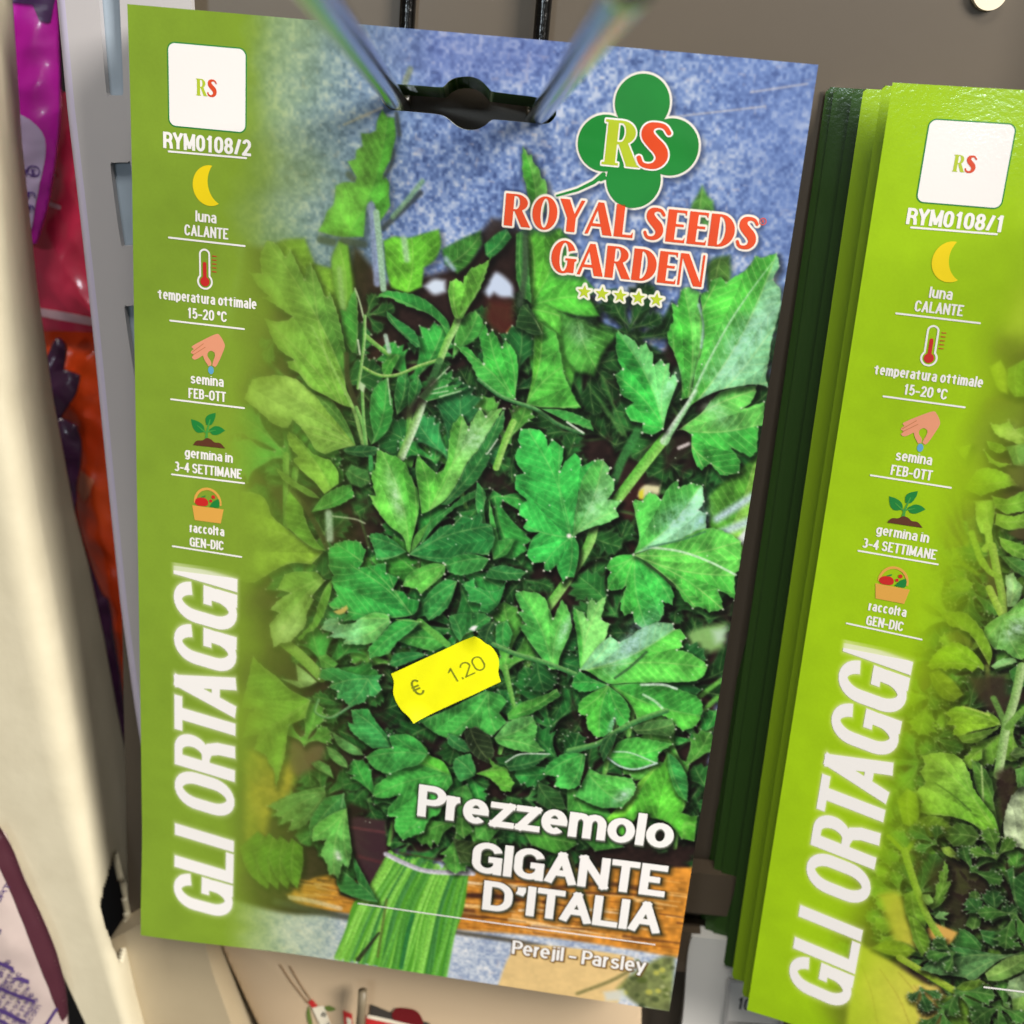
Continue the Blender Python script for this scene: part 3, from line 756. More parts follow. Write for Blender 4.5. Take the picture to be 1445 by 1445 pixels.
    L((871, 466, 880, 472, 892, 478, 902, 490, 911, 483, 916, 492, 921, 500, 922, 515, 933, 507, 938, 514, 944, 513, 945, 534, 952, 527, 957, 537, 950, 556, 943, 575, 939, 590, 936, 605,
       928, 610, 920, 614, 906, 610, 907, 597, 890, 594, 884, 584, 882, 577, 894, 568, 876, 557, 874, 547, 867, 529, 878, 521, 870, 500, 869, 478),
      (937, 604, 874, 472, 940, 520, 870, 530, 888, 590), (60, 178, 80), (112, 200, 128), tips=.8, shadow=.7)
    s.sheen(945, 545, 9, 24, -65, (185, 226, 215), .7)
    L((735, 606, 746, 605, 760, 607, 770, 615, 773, 630, 780, 621, 789, 627, 795, 632, 794, 648, 790, 665, 798, 651, 811, 640, 820, 648, 820, 658, 832, 653, 840, 649, 850, 649,
       861, 660, 857, 668, 866, 677, 866, 691, 857, 705, 876, 707, 869, 718, 873, 729, 857, 737, 848, 741, 840, 742, 818, 751, 811, 757, 817, 772, 815, 795, 810, 814, 800, 814, 795, 821,
       788, 807, 785, 797, 776, 806, 768, 804, 768, 793, 752, 794, 743, 783, 747, 769, 752, 759, 761, 751, 746, 750, 738, 744, 744, 734, 732, 726, 734, 712, 744, 706, 727, 691, 727, 671,
       739, 668, 728, 651, 728, 638, 734, 630, 731, 620), (806, 758, 748, 612, 790, 635, 850, 660, 738, 740, 766, 800, 800, 818), (62, 184, 90), (60, 180, 86), tips=.9, shadow=.8)
    L((822, 676, 840, 650, 850, 649, 861, 660, 857, 668, 866, 677, 866, 691, 857, 705, 876, 707, 869, 718, 873, 729, 857, 737, 840, 742, 818, 751, 808, 757, 812, 720),
      (808, 757, 850, 655, 872, 720), (92, 190, 96), (118, 200, 122), shadow=0, tips=.8)
    s.sheen(838, 712, 20, 36, -60, (180, 222, 190), .7)
    s.dot(s.pts((803, 756))[0], 3, (255, 245, 240), 1, 2)
    L((894, 782, 902, 760, 897, 730, 893, 708, 896, 704, 906, 707, 916, 694, 927, 699, 933, 705, 944, 686, 956, 678, 958, 688, 975, 681, 991, 685, 994, 708, 985, 720, 997, 724, 996, 745,
       961, 762, 927, 772), (894, 783, 985, 690, 900, 710, 995, 740), (86, 186, 88), (146, 208, 178), tips=.8, shadow=.7)
    s.sheen(962, 728, 22, 40, -42, (178, 216, 220), .85)
    s.sheen(990, 735, 9, 16, -60, (170, 205, 240), .8)
    L((857, 817, 862, 807, 855, 801, 862, 788, 875, 783, 894, 783, 910, 790, 925, 800, 938, 816, 950, 835, 949, 854, 935, 848, 937, 862, 930, 876, 911, 889, 897, 880, 892, 864, 881, 869,
       876, 858, 877, 845, 884, 826, 874, 832, 858, 832), (896, 784, 912, 884, 860, 800, 858, 830, 948, 850, 880, 864), (66, 180, 84), (72, 182, 80), tips=.9, shadow=.8)
    L((894, 783, 926, 772, 961, 760, 996, 745, 1023, 750, 1046, 763, 1044, 800, 1037, 812, 1037, 847, 1026, 838, 1014, 834, 1018, 846, 1021, 860, 1001, 864, 990, 857, 978, 857, 964, 845,
       952, 826, 938, 813, 921, 799, 908, 790), (894, 783, 1038, 812, 1018, 858, 1040, 765, 980, 855), (98, 190, 88), (82, 182, 80), tips=.7, shadow=.6, vein=.5)
    N((912, 795, 932, 810, 952, 828), 1.6, (48, 66, 40), .85, 1.2)
    N((918, 772, 960, 778, 1000, 792, 1038, 811), 1.6, (205, 235, 205), .85, 1)
    N((915, 772, 960, 762, 995, 750), 1.4, (60, 110, 80), .7, 1)
    L((728, 833, 745, 834, 761, 837, 771, 847, 776, 861, 781, 872, 793, 845, 802, 859, 807, 884, 799, 906, 790, 927, 788, 943, 776, 943, 768, 932, 747, 904, 733, 882, 742, 880, 731, 863,
       738, 862, 729, 845), (780, 944, 736, 838, 800, 855), (82, 182, 90), (96, 190, 92), tips=.7, shadow=.7)
    s.sheen(796, 890, 8, 32, -75, (190, 228, 205), .8)
    N((697, 908, 730, 922, 768, 933, 812, 950), 3.6, (52, 118, 60), 1, 1, light=(120, 176, 100))
    L((810, 857, 824, 864, 828, 873, 829, 850, 836, 845, 841, 850, 856, 840, 852, 857, 848, 873, 860, 880, 852, 907, 835, 938, 819, 945, 814, 897, 809, 869),
      (820, 946, 814, 862, 850, 846), (80, 180, 80), (128, 200, 120), tips=.5, shadow=.6)
    L((819, 944, 843, 912, 861, 897, 874, 906, 889, 898, 902, 888, 928, 878, 949, 880, 951, 888, 961, 888, 968, 900, 961, 905, 964, 913, 955, 917, 973, 921, 989, 931, 999, 939, 994, 952,
       980, 961, 938, 963, 886, 963, 859, 964, 831, 947), (822, 946, 955, 886, 995, 942, 860, 904), (140, 206, 168), (94, 190, 84), tips=.8, shadow=.7, vein=.4)
    s.sheen(890, 910, 18, 62, -62, (178, 218, 220), .85)
    N((868, 956, 890, 940, 912, 920), 2, (54, 92, 56), .8, 1)
    L((859, 966, 904, 964, 951, 971, 978, 980, 989, 988, 992, 1004, 982, 1025, 964, 1032, 944, 1015, 930, 1006, 899, 1017, 893, 999, 880, 983), (860, 965, 985, 1010, 900, 1012),
      (74, 176, 78), (88, 184, 76), tips=.3, shadow=.6)
    N((905, 966, 935, 966, 955, 972), 1.8, (215, 238, 220), .85, 1)
    N((908, 980, 925, 990, 938, 1003), 2, (190, 226, 190), .8, 1)
    L((819, 946, 835, 956, 858, 966, 836, 974, 818, 975, 807, 968, 809, 953), (856, 966, 810, 962), (60, 170, 80), tips=.6)
    L((836, 976, 858, 966, 878, 982, 888, 999, 888, 1018, 874, 1026, 867, 1013, 864, 1031, 852, 1038, 842, 1040, 829, 1025, 828, 1008, 819, 1008, 816, 999, 819, 988),
      (859, 966, 846, 1036, 820, 1000, 884, 1018), (70, 178, 80), (84, 184, 76), tips=.8, shadow=.7)
    s.sheen(863, 1022, 4, 14, -75, (205, 226, 240), .9)
    L((891, 1026, 906, 1020, 932, 1015, 949, 1015, 953, 1029, 946, 1040, 918, 1036, 900, 1036), (892, 1030, 950, 1022), (76, 122, 70), (64, 104, 58), tips=.7)
    L((901, 1104, 918, 1088, 936, 1076, 941, 1060, 950, 1064, 960, 1078, 969, 1097, 969, 1131, 962, 1147, 975, 1152, 984, 1152, 980, 1188, 962, 1184, 940, 1160, 900, 1150, 880, 1180,
       850, 1160, 870, 1140), (945, 1066, 890, 1140, 965, 1140), (92, 182, 64), (112, 186, 64), soft=1.3, tips=.3, shadow=.6)
    L((941, 1060, 958, 1075, 970, 1100, 970, 1132, 955, 1120, 944, 1090), (943, 1062, 968, 1130), (60, 152, 80), (66, 160, 72), soft=1.4, tips=.3)
    L((858, 1067, 866, 1056, 872, 1047, 892, 1040, 920, 1044, 950, 1050, 930, 1062, 927, 1076, 898, 1084, 880, 1082), (858, 1068, 946, 1051, 925, 1078), (84, 184, 82), (72, 176, 76), tips=.7, shadow=.7)
    N((858, 1069, 876, 1081, 898, 1085, 927, 1077), 1.4, (205, 235, 225), .9, .9)
    N((866, 1060, 890, 1062, 926, 1077), 1.2, (205, 235, 215), .8, .9)
    L((832, 1083, 845, 1090, 853, 1092, 892, 1098, 898, 1111, 891, 1125, 877, 1139, 846, 1138, 811, 1122, 821, 1104), (830, 1090, 880, 1134, 892, 1105), (86, 176, 84), (78, 168, 84), tips=.7, shadow=.7)
    s.sheen(880, 1122, 10, 22, -50, (205, 230, 225), .85)
    L((768, 1091, 771, 1079, 786, 1067, 803, 1060, 827, 1063, 824, 1083, 818, 1107, 804, 1112, 783, 1108, 786, 1094), (822, 1064, 770, 1090, 805, 1108), (72, 172, 84), (60, 158, 76), tips=.9)
    N((803, 1058, 845, 1048, 870, 1032, 902, 1016, 940, 1003), 4.2, (50, 112, 60), 1, 1, light=(110, 170, 90))
    L((845, 1058, 852, 1040, 872, 1030, 866, 1050, 852, 1074), None, (40, 92, 52))
    for i in range(120):                                   # dew on the toothed edges and stray hairs
        x, y = rng.uniform(470, 1000), rng.uniform(480, 1180)
        p = s.pts((x, y))[0]
        s.dot(p, rng.uniform(.5, 1.3), (225, 240, 215), rng.uniform(.3, .8))
    # everything softens into the green margin on the left
    s.c = s.c * .55 + blur(s.c, 1) * .45
    soft = blur(s.c, 4)
    u = s.xx / S
    k = (1 - sstep(24, 42, u + 6 * s.n4))[..., None]
    s.c = s.c * (1 - k) + (s.c * .65 + soft * .35) * k
    g = np.array((132, 164, 48), np.float32) / 255 * (1 + .05 * s.n4 + .03 * s.n3 + .02 * s.n1)[..., None]
    a = np.interp(u + 5.0 * s.n4 + 1.5 * s.n3, (17.2, 19.5, 24, 31, 40, 48), (1, .90, .62, .34, .10, 0)).astype(np.float32)
    pale = np.array((182, 208, 112), np.float32) / 255  # pale gloss sheen painted into the upper left green
    up = (sstep(34, 26, s.yy / S) * sstep(20, 26, u) * .55)[..., None]
    g = g * (1 - up) + pale * up
    s.c = s.c * (1 - a[..., None]) + g * a[..., None]
    return s
def paint_second():
    """the parsley photograph of the packet on the neighbouring hook"""
    s = Canvas(A2, 9)
    B, L, N = s.blob, s.leaf, s.line
    rng = s.rng
    s.c[:] = np.array((52, 40, 32), np.float32) / 255 * (1 + .5 * s.n3 + .3 * s.n2)[..., None]
    B((1380, 110, 1500, 110, 1500, 470, 1440, 480, 1400, 420), (168, 196, 60), 1, 30, .15)
    B((1400, 420, 1425, 400, 1450, 405, 1450, 460, 1425, 465), (208, 218, 96), .9, 16)
    B((1420, 130, 1500, 130, 1500, 360, 1430, 380), (150, 180, 84), .6, 30)
    for i in range(420):
        u, v = rng.uniform(14, 104), rng.uniform(34, 160)
        g = rng.uniform(.5, .85) + .35 * i / 420
        if v < 60 and u < 40:
            continue
        s.random_leaf(u * S, v * S, rng.uniform(34, 84), rng.uniform(0, 360),
                      (np.array((84, 138, 58)) * g, np.array((66, 116, 50)) * g), soft=rng.uniform(1, 3.5), shadow=.45, tips=.2)
    for i in range(150):
        u, v = rng.uniform(20, 100), rng.uniform(70, 158)
        k = np.array([(74, 126, 56), (96, 150, 58), (52, 96, 48), (120, 168, 64), (40, 80, 42)][rng.integers(5)])
        s.random_leaf(u * S, v * S, rng.uniform(36, 76), rng.uniform(0, 360), (k, k * .84), soft=rng.uniform(.8, 1.8), shadow=.7, tips=.4)
        if i % 2:
            B(None, (42, 30, 24), .95, 6, raw=np.array((rng.uniform(24, 100), rng.uniform(70, 158))) * S + rng.normal(0, 16, (6, 2)))
    B((1350, 640, 1372, 600, 1410, 572, 1450, 560, 1450, 600, 1400, 640, 1380, 690), (98, 112, 48), .8, 14)
    L((1396, 518, 1412, 508, 1422, 530, 1422, 556, 1408, 548), None, (206, 226, 92), (190, 214, 80), soft=2)
    L((1422, 520, 1450, 505, 1450, 560, 1432, 560, 1422, 545), None, (120, 172, 66), soft=1.6)
    L((1398, 598, 1412, 599, 1424, 594, 1432, 606, 1450, 600, 1450, 636, 1430, 624, 1410, 616, 1402, 608), (1450, 622, 1402, 600, 1430, 598), (170, 210, 110), (150, 196, 96), tips=.4)
    s.sheen(1428, 610, 14, 18, 20, (212, 232, 170), .7)
    L((1392, 622, 1410, 626, 1424, 634, 1410, 640, 1396, 634), None, (130, 178, 66))
    L((1346, 628, 1356, 630, 1370, 627, 1366, 640, 1362, 650, 1354, 640), None, (160, 196, 66), soft=1.6)
    L((1388, 634, 1404, 650, 1426, 655, 1412, 660, 1396, 652), None, (140, 186, 76), tips=.4)
    L((1360, 690, 1378, 664, 1392, 660, 1420, 668, 1436, 684, 1412, 690, 1384, 700), None, (128, 172, 58), tips=.3)
    L((1420, 630, 1450, 625, 1450, 660, 1430, 656), None, (104, 150, 96), soft=1.6)
    B((1420, 660, 1450, 655, 1450, 690, 1430, 684), (86, 84, 52), .9, 6)
    N((1374, 708, 1406, 706), 1.4, (150, 190, 80), .8, 1.5)
    N((1366, 710, 1372, 745, 1380, 760), 6, (92, 96, 46), .8, 3)
    L((1376, 708, 1406, 705, 1402, 735, 1398, 756, 1384, 752, 1378, 735), (1390, 756, 1390, 708), (160, 204, 96), (146, 192, 84), rim=.3)
    N((1392, 740, 1396, 765, 1390, 775), 4.5, (156, 200, 84), 1, 1.2)
    N((1371, 752, 1384, 790, 1392, 800), 4, (140, 186, 66), 1, 1.4)
    for px in ((1331, 700, 1345, 730, 1362, 768), (1350, 690, 1356, 730, 1366, 770), (1322, 720, 1340, 752, 1352, 768), (1340, 760, 1354, 790, 1380, 810)):
        N(px, 2.5, (120, 156, 40), .6, 2.5)
    L((1400, 700, 1420, 704, 1450, 690, 1450, 720, 1420, 726, 1404, 716), None, (120, 170, 66), tips=.3)
    L((1406, 724, 1430, 728, 1450, 722, 1450, 745, 1424, 748, 1404, 740), None, (132, 178, 70), tips=.3)
    B((1422, 752, 1436, 746, 1450, 746, 1450, 762, 1436, 760), (66, 56, 42), 1, 2.5)
    L((1410, 758, 1430, 764, 1450, 770, 1450, 790, 1430, 785, 1414, 772), None, (112, 164, 66), tips=.4)
    B((1395, 775, 1408, 790, 1412, 830, 1400, 850, 1392, 812), (62, 50, 36), .9, 4)
    B((1404, 780, 1410, 790, 1410, 800, 1402, 796), (60, 48, 34), 1, 2)
    N((1400, 770, 1408, 812, 1414, 840, 1416, 872), 5, (128, 172, 66), 1, 1, light=(166, 200, 96))
    N((1386, 790, 1396, 806, 1410, 814), 3.6, (136, 178, 66), 1, 1)
    N((1396, 830, 1406, 852, 1414, 868), 4.6, (150, 188, 70), 1, 1, light=(176, 206, 100))
    L((1412, 785, 1430, 786, 1450, 792, 1450, 815, 1430, 805), None, (70, 120, 62))
    L((1419, 812, 1430, 808, 1436, 820, 1443, 826, 1440, 842, 1432, 856, 1421, 856), (1425, 856, 1428, 812, 1440, 828), (170, 206, 166), (140, 186, 130))
    L((1416, 866, 1424, 862, 1436, 850, 1450, 840, 1450, 928, 1438, 930, 1428, 926, 1418, 918, 1404, 916, 1394, 906, 1387, 896, 1390, 884, 1402, 874),
      (1416, 868, 1440, 928, 1392, 898, 1450, 860), (120, 182, 88), (116, 180, 92), tips=.4, shadow=.6)
    s.sheen(1432, 886, 16, 30, -55, (200, 228, 214), .9)
    L((1331, 867, 1345, 863, 1362, 864, 1376, 876, 1390, 896, 1400, 920, 1396, 940, 1384, 918, 1370, 896, 1352, 886, 1340, 884), (1398, 938, 1335, 868), (130, 164, 48), (110, 146, 44))
    B((1335, 895, 1350, 890, 1368, 902, 1376, 914, 1360, 912, 1340, 906), (84, 88, 36), .8, 4)
    L((1309, 940, 1316, 926, 1328, 914, 1346, 905, 1362, 911, 1376, 922, 1388, 938, 1388, 946, 1380, 941, 1372, 948, 1362, 942, 1354, 946, 1344, 942, 1334, 946, 1326, 942, 1316, 945),
      (1390, 942, 1312, 938, 1346, 907), (146, 190, 46), (134, 180, 44), tips=.3, shadow=.6, vein=.35)
    L((1398, 940, 1412, 930, 1430, 928, 1436, 934, 1416, 940, 1404, 944), None, (140, 190, 130))
    L((1424, 946, 1436, 938, 1450, 940, 1450, 968, 1434, 968, 1426, 956), None, (64, 124, 58), tips=.8)
    L((1310, 950, 1325, 945, 1345, 960, 1360, 980, 1345, 990, 1330, 985, 1318, 970), None, (120, 140, 44), soft=2)
    N((1393, 940, 1396, 975, 1402, 990), 3, (112, 122, 60), .8, 2)
    B((1365, 955, 1420, 950, 1425, 1010, 1405, 1010, 1380, 985), (58, 46, 36), .9, 8)
    L((1334, 1006, 1346, 998, 1362, 997, 1388, 1005, 1394, 1004, 1408, 1013, 1412, 1022, 1390, 1028, 1370, 1032, 1355, 1040, 1344, 1036, 1348, 1024, 1336, 1022, 1342, 1014),
      (1412, 1022, 1342, 1004, 1352, 1036), (148, 190, 58), (132, 176, 54), tips=.3, shadow=.6)
    N((1360, 997, 1380, 1003, 1396, 1009), 1.6, (184, 210, 100), .8, 1)
    L((1352, 1040, 1372, 1034, 1398, 1028, 1412, 1024, 1392, 1040, 1376, 1048, 1358, 1048), None, (94, 128, 52))
    L((1358, 1072, 1366, 1064, 1378, 1060, 1386, 1056, 1386, 1070, 1376, 1076, 1372, 1086, 1362, 1080), None, (130, 176, 62))
    N((1402, 985, 1410, 1002, 1418, 1020), 4, (100, 140, 66), 1, 1.4)
    N((1442, 940, 1432, 985, 1420, 1024, 1414, 1060, 1408, 1094), 5.8, (124, 170, 86), 1, 1, light=(184, 212, 150))
    N((1446, 1000, 1434, 1012, 1422, 1026), 4.4, (110, 158, 66), 1, 1)
    L((1424, 1064, 1434, 1054, 1446, 1056, 1450, 1066, 1434, 1070), None, (84, 110, 62))
    L((1371, 1072, 1384, 1078, 1396, 1094, 1402, 1112, 1402, 1130, 1406, 1150, 1412, 1182, 1400, 1165, 1388, 1135, 1376, 1108), (1410, 1178, 1376, 1076), (92, 138, 56), (70, 112, 48), tips=.4)
    N((1385, 1080, 1387, 1120, 1388, 1145), 1.2, (190, 215, 140), .8, 1)
    L((1300, 1067, 1320, 1062, 1342, 1063, 1358, 1071, 1368, 1092, 1374, 1112, 1385, 1128, 1396, 1142, 1404, 1154, 1412, 1182, 1390, 1175, 1370, 1161, 1342, 1152, 1314, 1150, 1297, 1146,
       1301, 1132, 1291, 1118, 1306, 1105, 1299, 1088, 1306, 1078), (1411, 1180, 1312, 1070, 1356, 1074, 1300, 1145), (122, 176, 58), (104, 162, 52), tip=(140, 188, 74), tips=.2, shadow=.7)
    N((1320, 1105, 1345, 1122, 1370, 1144), 1.2, (70, 104, 36), .8, 1)
    L((1266, 1130, 1280, 1112, 1294, 1120, 1297, 1150, 1290, 1170, 1274, 1162), None, (140, 178, 46), soft=2)
    L((1290, 1160, 1310, 1150, 1330, 1154, 1345, 1168, 1330, 1182, 1300, 1180), None, (104, 134, 50), soft=1.4)
    L((1330, 1178, 1350, 1160, 1372, 1165, 1384, 1180, 1370, 1196, 1345, 1194), (1382, 1182, 1334, 1178), (78, 112, 48))
    B((1405, 1090, 1425, 1080, 1438, 1100, 1424, 1160, 1410, 1150), (50, 36, 30), .9, 7)
    L((1418, 1150, 1426, 1126, 1436, 1114, 1450, 1104, 1450, 1200, 1434, 1194, 1420, 1192, 1416, 1170), (1440, 1196, 1436, 1116, 1420, 1150), (196, 204, 186), (186, 198, 172), rim=.2, vein=.1)
    L((1432, 1085, 1450, 1080, 1450, 1108, 1436, 1112), None, (96, 146, 74))
    B((1310, 1240, 1345, 1200, 1400, 1215, 1410, 1300, 1380, 1320, 1340, 1312), (50, 38, 30), .8, 10)
    L((1327, 1196, 1340, 1194, 1352, 1206, 1356, 1216, 1344, 1210, 1334, 1206), None, (166, 196, 86))
    N((1254, 1180, 1266, 1192, 1278, 1204), 3.2, (134, 172, 44), 1, 1.4)
    N((1302, 1165, 1290, 1185, 1278, 1204), 3, (134, 172, 44), 1, 1.4)
    B((1240, 1263, 1256, 1258, 1270, 1262, 1284, 1290, 1300, 1318, 1300, 1340, 1262, 1330), (206, 196, 74), .95, 8, .1)
    B((1306, 1312, 1318, 1302, 1352, 1316, 1340, 1332, 1330, 1332, 1312, 1324), (226, 178, 90), 1, 3)
    L((1275, 1262, 1290, 1256, 1302, 1270, 1308, 1290, 1306, 1312, 1290, 1310, 1278, 1290), None, (112, 152, 52), soft=1.8)
    L((1280, 1290, 1296, 1300, 1310, 1320, 1312, 1340, 1300, 1350, 1290, 1330), None, (110, 150, 48), soft=1.4)
    N((1276, 1200, 1284, 1226, 1296, 1262, 1310, 1296, 1332, 1332), 5.2, (126, 168, 48), 1, 1, light=(158, 192, 74))
    L((1333, 1214, 1338, 1226, 1336, 1244, 1343, 1242, 1338, 1256, 1332, 1266, 1338, 1262, 1328, 1276, 1316, 1284, 1306, 1274, 1314, 1270, 1320, 1262, 1320, 1248, 1325, 1246, 1325, 1230, 1330, 1228),
      (1318, 1280, 1333, 1218, 1342, 1244), (102, 144, 58), (90, 130, 50), tips=.3)
    L((1300, 1262, 1312, 1262, 1318, 1272, 1310, 1278, 1304, 1272), None, (130, 168, 90))
    L((1318, 1294, 1326, 1286, 1340, 1288, 1332, 1294, 1338, 1298, 1322, 1297), None, (124, 170, 110))
    L((1368, 1260, 1376, 1256, 1384, 1262, 1386, 1290, 1382, 1310, 1372, 1312, 1362, 1306, 1368, 1290, 1366, 1276), (1374, 1310, 1376, 1258), (76, 112, 54), (64, 98, 46), tips=.5)
    L((1394, 1232, 1402, 1222, 1409, 1234, 1404, 1252, 1414, 1262, 1424, 1272, 1420, 1276, 1406, 1268, 1396, 1252), None, (58, 108, 56), tips=.5)
    L((1420, 1228, 1430, 1222, 1432, 1238, 1450, 1226, 1450, 1300, 1436, 1294, 1428, 1260), None, (56, 106, 54), tips=.5)
    L((1354, 1310, 1362, 1312, 1374, 1320, 1386, 1334, 1384, 1344, 1366, 1340, 1346, 1336, 1352, 1322), (1384, 1340, 1356, 1312), (58, 110, 54), (48, 94, 46), tips=.4)
    L((1382, 1312, 1400, 1314, 1420, 1316, 1420, 1332, 1402, 1336, 1388, 1328), None, (56, 108, 56), tips=.5)
    L((1426, 1316, 1440, 1306, 1446, 1312, 1438, 1324, 1428, 1324), None, (96, 146, 76))
    B((1205, 1345, 1225, 1338, 1250, 1352, 1280, 1372, 1310, 1392, 1345, 1420, 1360, 1500, 1190, 1500), (208, 208, 76), 1, 6, .06)
    B((1288, 1392, 1310, 1390, 1330, 1404, 1345, 1500, 1310, 1500), (232, 204, 104), .9, 6)
    for px in ((1268, 1372, 1300, 1410, 1330, 1460), (1290, 1390, 1312, 1420, 1340, 1470), (1242, 1368, 1270, 1410, 1290, 1460), (1215, 1360, 1230, 1400, 1240, 1450)):
        N(px, 1.2, (178, 166, 60), .55, 1.5)
    L((1229, 1338, 1250, 1326, 1275, 1330, 1292, 1342, 1280, 1352, 1255, 1348), None, (126, 152, 40), soft=2)
    N((1270, 1352, 1310, 1376, 1345, 1397), 5.6, (136, 168, 46), 1, 1, light=(166, 190, 70))
    L((1298, 1368, 1310, 1356, 1312, 1342, 1330, 1338, 1356, 1337, 1404, 1346, 1436, 1346, 1412, 1355, 1396, 1366, 1374, 1385, 1352, 1378, 1322, 1375),
      (1436, 1346, 1302, 1366, 1330, 1340, 1360, 1380), (96, 140, 92), (64, 116, 66), tips=.2, shadow=.7)
    L((1390, 1374, 1405, 1362, 1425, 1350, 1450, 1346, 1450, 1366, 1432, 1376, 1412, 1384, 1394, 1384), (1390, 1380, 1448, 1350), (132, 164, 92), (112, 148, 80))
    L((1344, 1398, 1360, 1386, 1382, 1382, 1400, 1392, 1404, 1404, 1385, 1414, 1360, 1412, 1348, 1408), (1346, 1402, 1400, 1396), (104, 136, 50), (90, 122, 46), tips=.4)
    L((1320, 1412, 1345, 1404, 1372, 1412, 1390, 1425, 1380, 1450, 1340, 1450), (1325, 1420, 1384, 1440), (96, 128, 44), (84, 114, 40))
    L((1424, 1384, 1450, 1372, 1450, 1410, 1430, 1412, 1420, 1400), None, (150, 176, 140))
    L((1428, 1410, 1450, 1404, 1450, 1450, 1430, 1450), None, (120, 156, 80))
    for px, sz, an in (((1352, 1400), 62, 40), ((1400, 1300), 56, -100), ((1372, 1228), 52, -60), ((1405, 1210), 50, -120), ((1345, 1345), 44, 150), ((1432, 1290), 60, 100),
                       ((1330, 1425), 52, 120), ((1410, 1420), 60, 80), ((1300, 1395), 40, 60), ((1320, 1190), 44, -150)):
        c = s.pts(px)[0]
        k = np.array([(66, 112, 52), (50, 96, 50), (84, 126, 50)][rng.integers(3)])
        s.random_leaf(c[0], c[1], sz, an, (k, k * .82), soft=1.0, shadow=.6, tips=.4)
    s.c = s.c * .6 + blur(s.c, 1) * .4
    u = s.xx / S
    soft = blur(s.c, 4)
    k = (1 - sstep(20, 34, u + 4 * s.n4))[..., None]
    s.c = s.c * (1 - k) + (s.c * .6 + soft * .4) * k
    g = np.array((164, 206, 20), np.float32) / 255 * (1 + .05 * s.n4 + .03 * s.n3 + .02 * s.n1)[..., None]
    v = s.yy / S
    sh = np.interp(v, (0, 40, 90, 171), (5.0, 3.0, .5, -3.5)).astype(np.float32)
    a = np.interp(u - sh + 4.0 * s.n4 + 1.2 * s.n3, (15.5, 18, 21.5, 26, 32), (1, .88, .60, .30, 0)).astype(np.float32)
    s.c = s.c * (1 - a[..., None]) + g * a[..., None]
    return s
# ------------------------------------------------------------ flat shapes, lettering
class Shape:
    """flat shape given by a signed distance in mm; box = (u0, v0, u1, v1)"""
    def __init__(s, f, box):
        s.f, s.box = f, box

    def __add__(a, b):
        return Shape(lambda U, V: np.minimum(a.f(U, V), b.f(U, V)),
                     (min(a.box[0], b.box[0]), min(a.box[1], b.box[1]), max(a.box[2], b.box[2]), max(a.box[3], b.box[3])))

    def __sub__(a, b):
        return Shape(lambda U, V: np.maximum(a.f(U, V), -b.f(U, V)), a.box)

    def grow(a, r):
        return Shape(lambda U, V: a.f(U, V) - r, (a.box[0] - r, a.box[1] - r, a.box[2] + r, a.box[3] + r))


def poly(pts, sharp=None):
    p = np.asarray(pts, float).reshape(-1, 2)
    if sharp is not None:
        p, _ = smooth(p, sharp, step=.15)
    return Shape(lambda U, V: poly_sd(U, V, [p]), (*p.min(0), *p.max(0)))


def disc(c, rx, ry=None):
    ry = rx if ry is None else ry
    r = min(rx, ry)
    return Shape(lambda U, V: (np.hypot((U - c[0]) / rx, (V - c[1]) / ry) - 1) * r, (c[0] - rx, c[1] - ry, c[0] + rx, c[1] + ry))


def stroke(pts, w, w2=None):
    """round-ended line, half-width w to w2"""
    p = np.asarray(pts, float).reshape(-1, 2)
    w2 = w if w2 is None else w2
    m = max(w, w2)

    def f(U, V):
        best = np.full(U.shape, 1e9)
        n = len(p) - 1
        for i in range(n):
            e = p[i + 1] - p[i]
            t = np.clip(((U - p[i][0]) * e[0] + (V - p[i][1]) * e[1]) / ((e * e).sum() + 1e-12), 0, 1)
            best = np.minimum(best, np.hypot(U - p[i][0] - t * e[0], V - p[i][1] - t * e[1]) - (w + (w2 - w) * (i + t) / n))
        return best
    return Shape(f, (p[:, 0].min() - m, p[:, 1].min() - m, p[:, 0].max() + m, p[:, 1].max() + m))


def E(cx, cy, rx, ry, a0, a1, n=14):
    a = np.radians(np.linspace(a0, a1, n))
    return [(cx + rx * math.cos(t), cy + ry * math.sin(t)) for t in a]


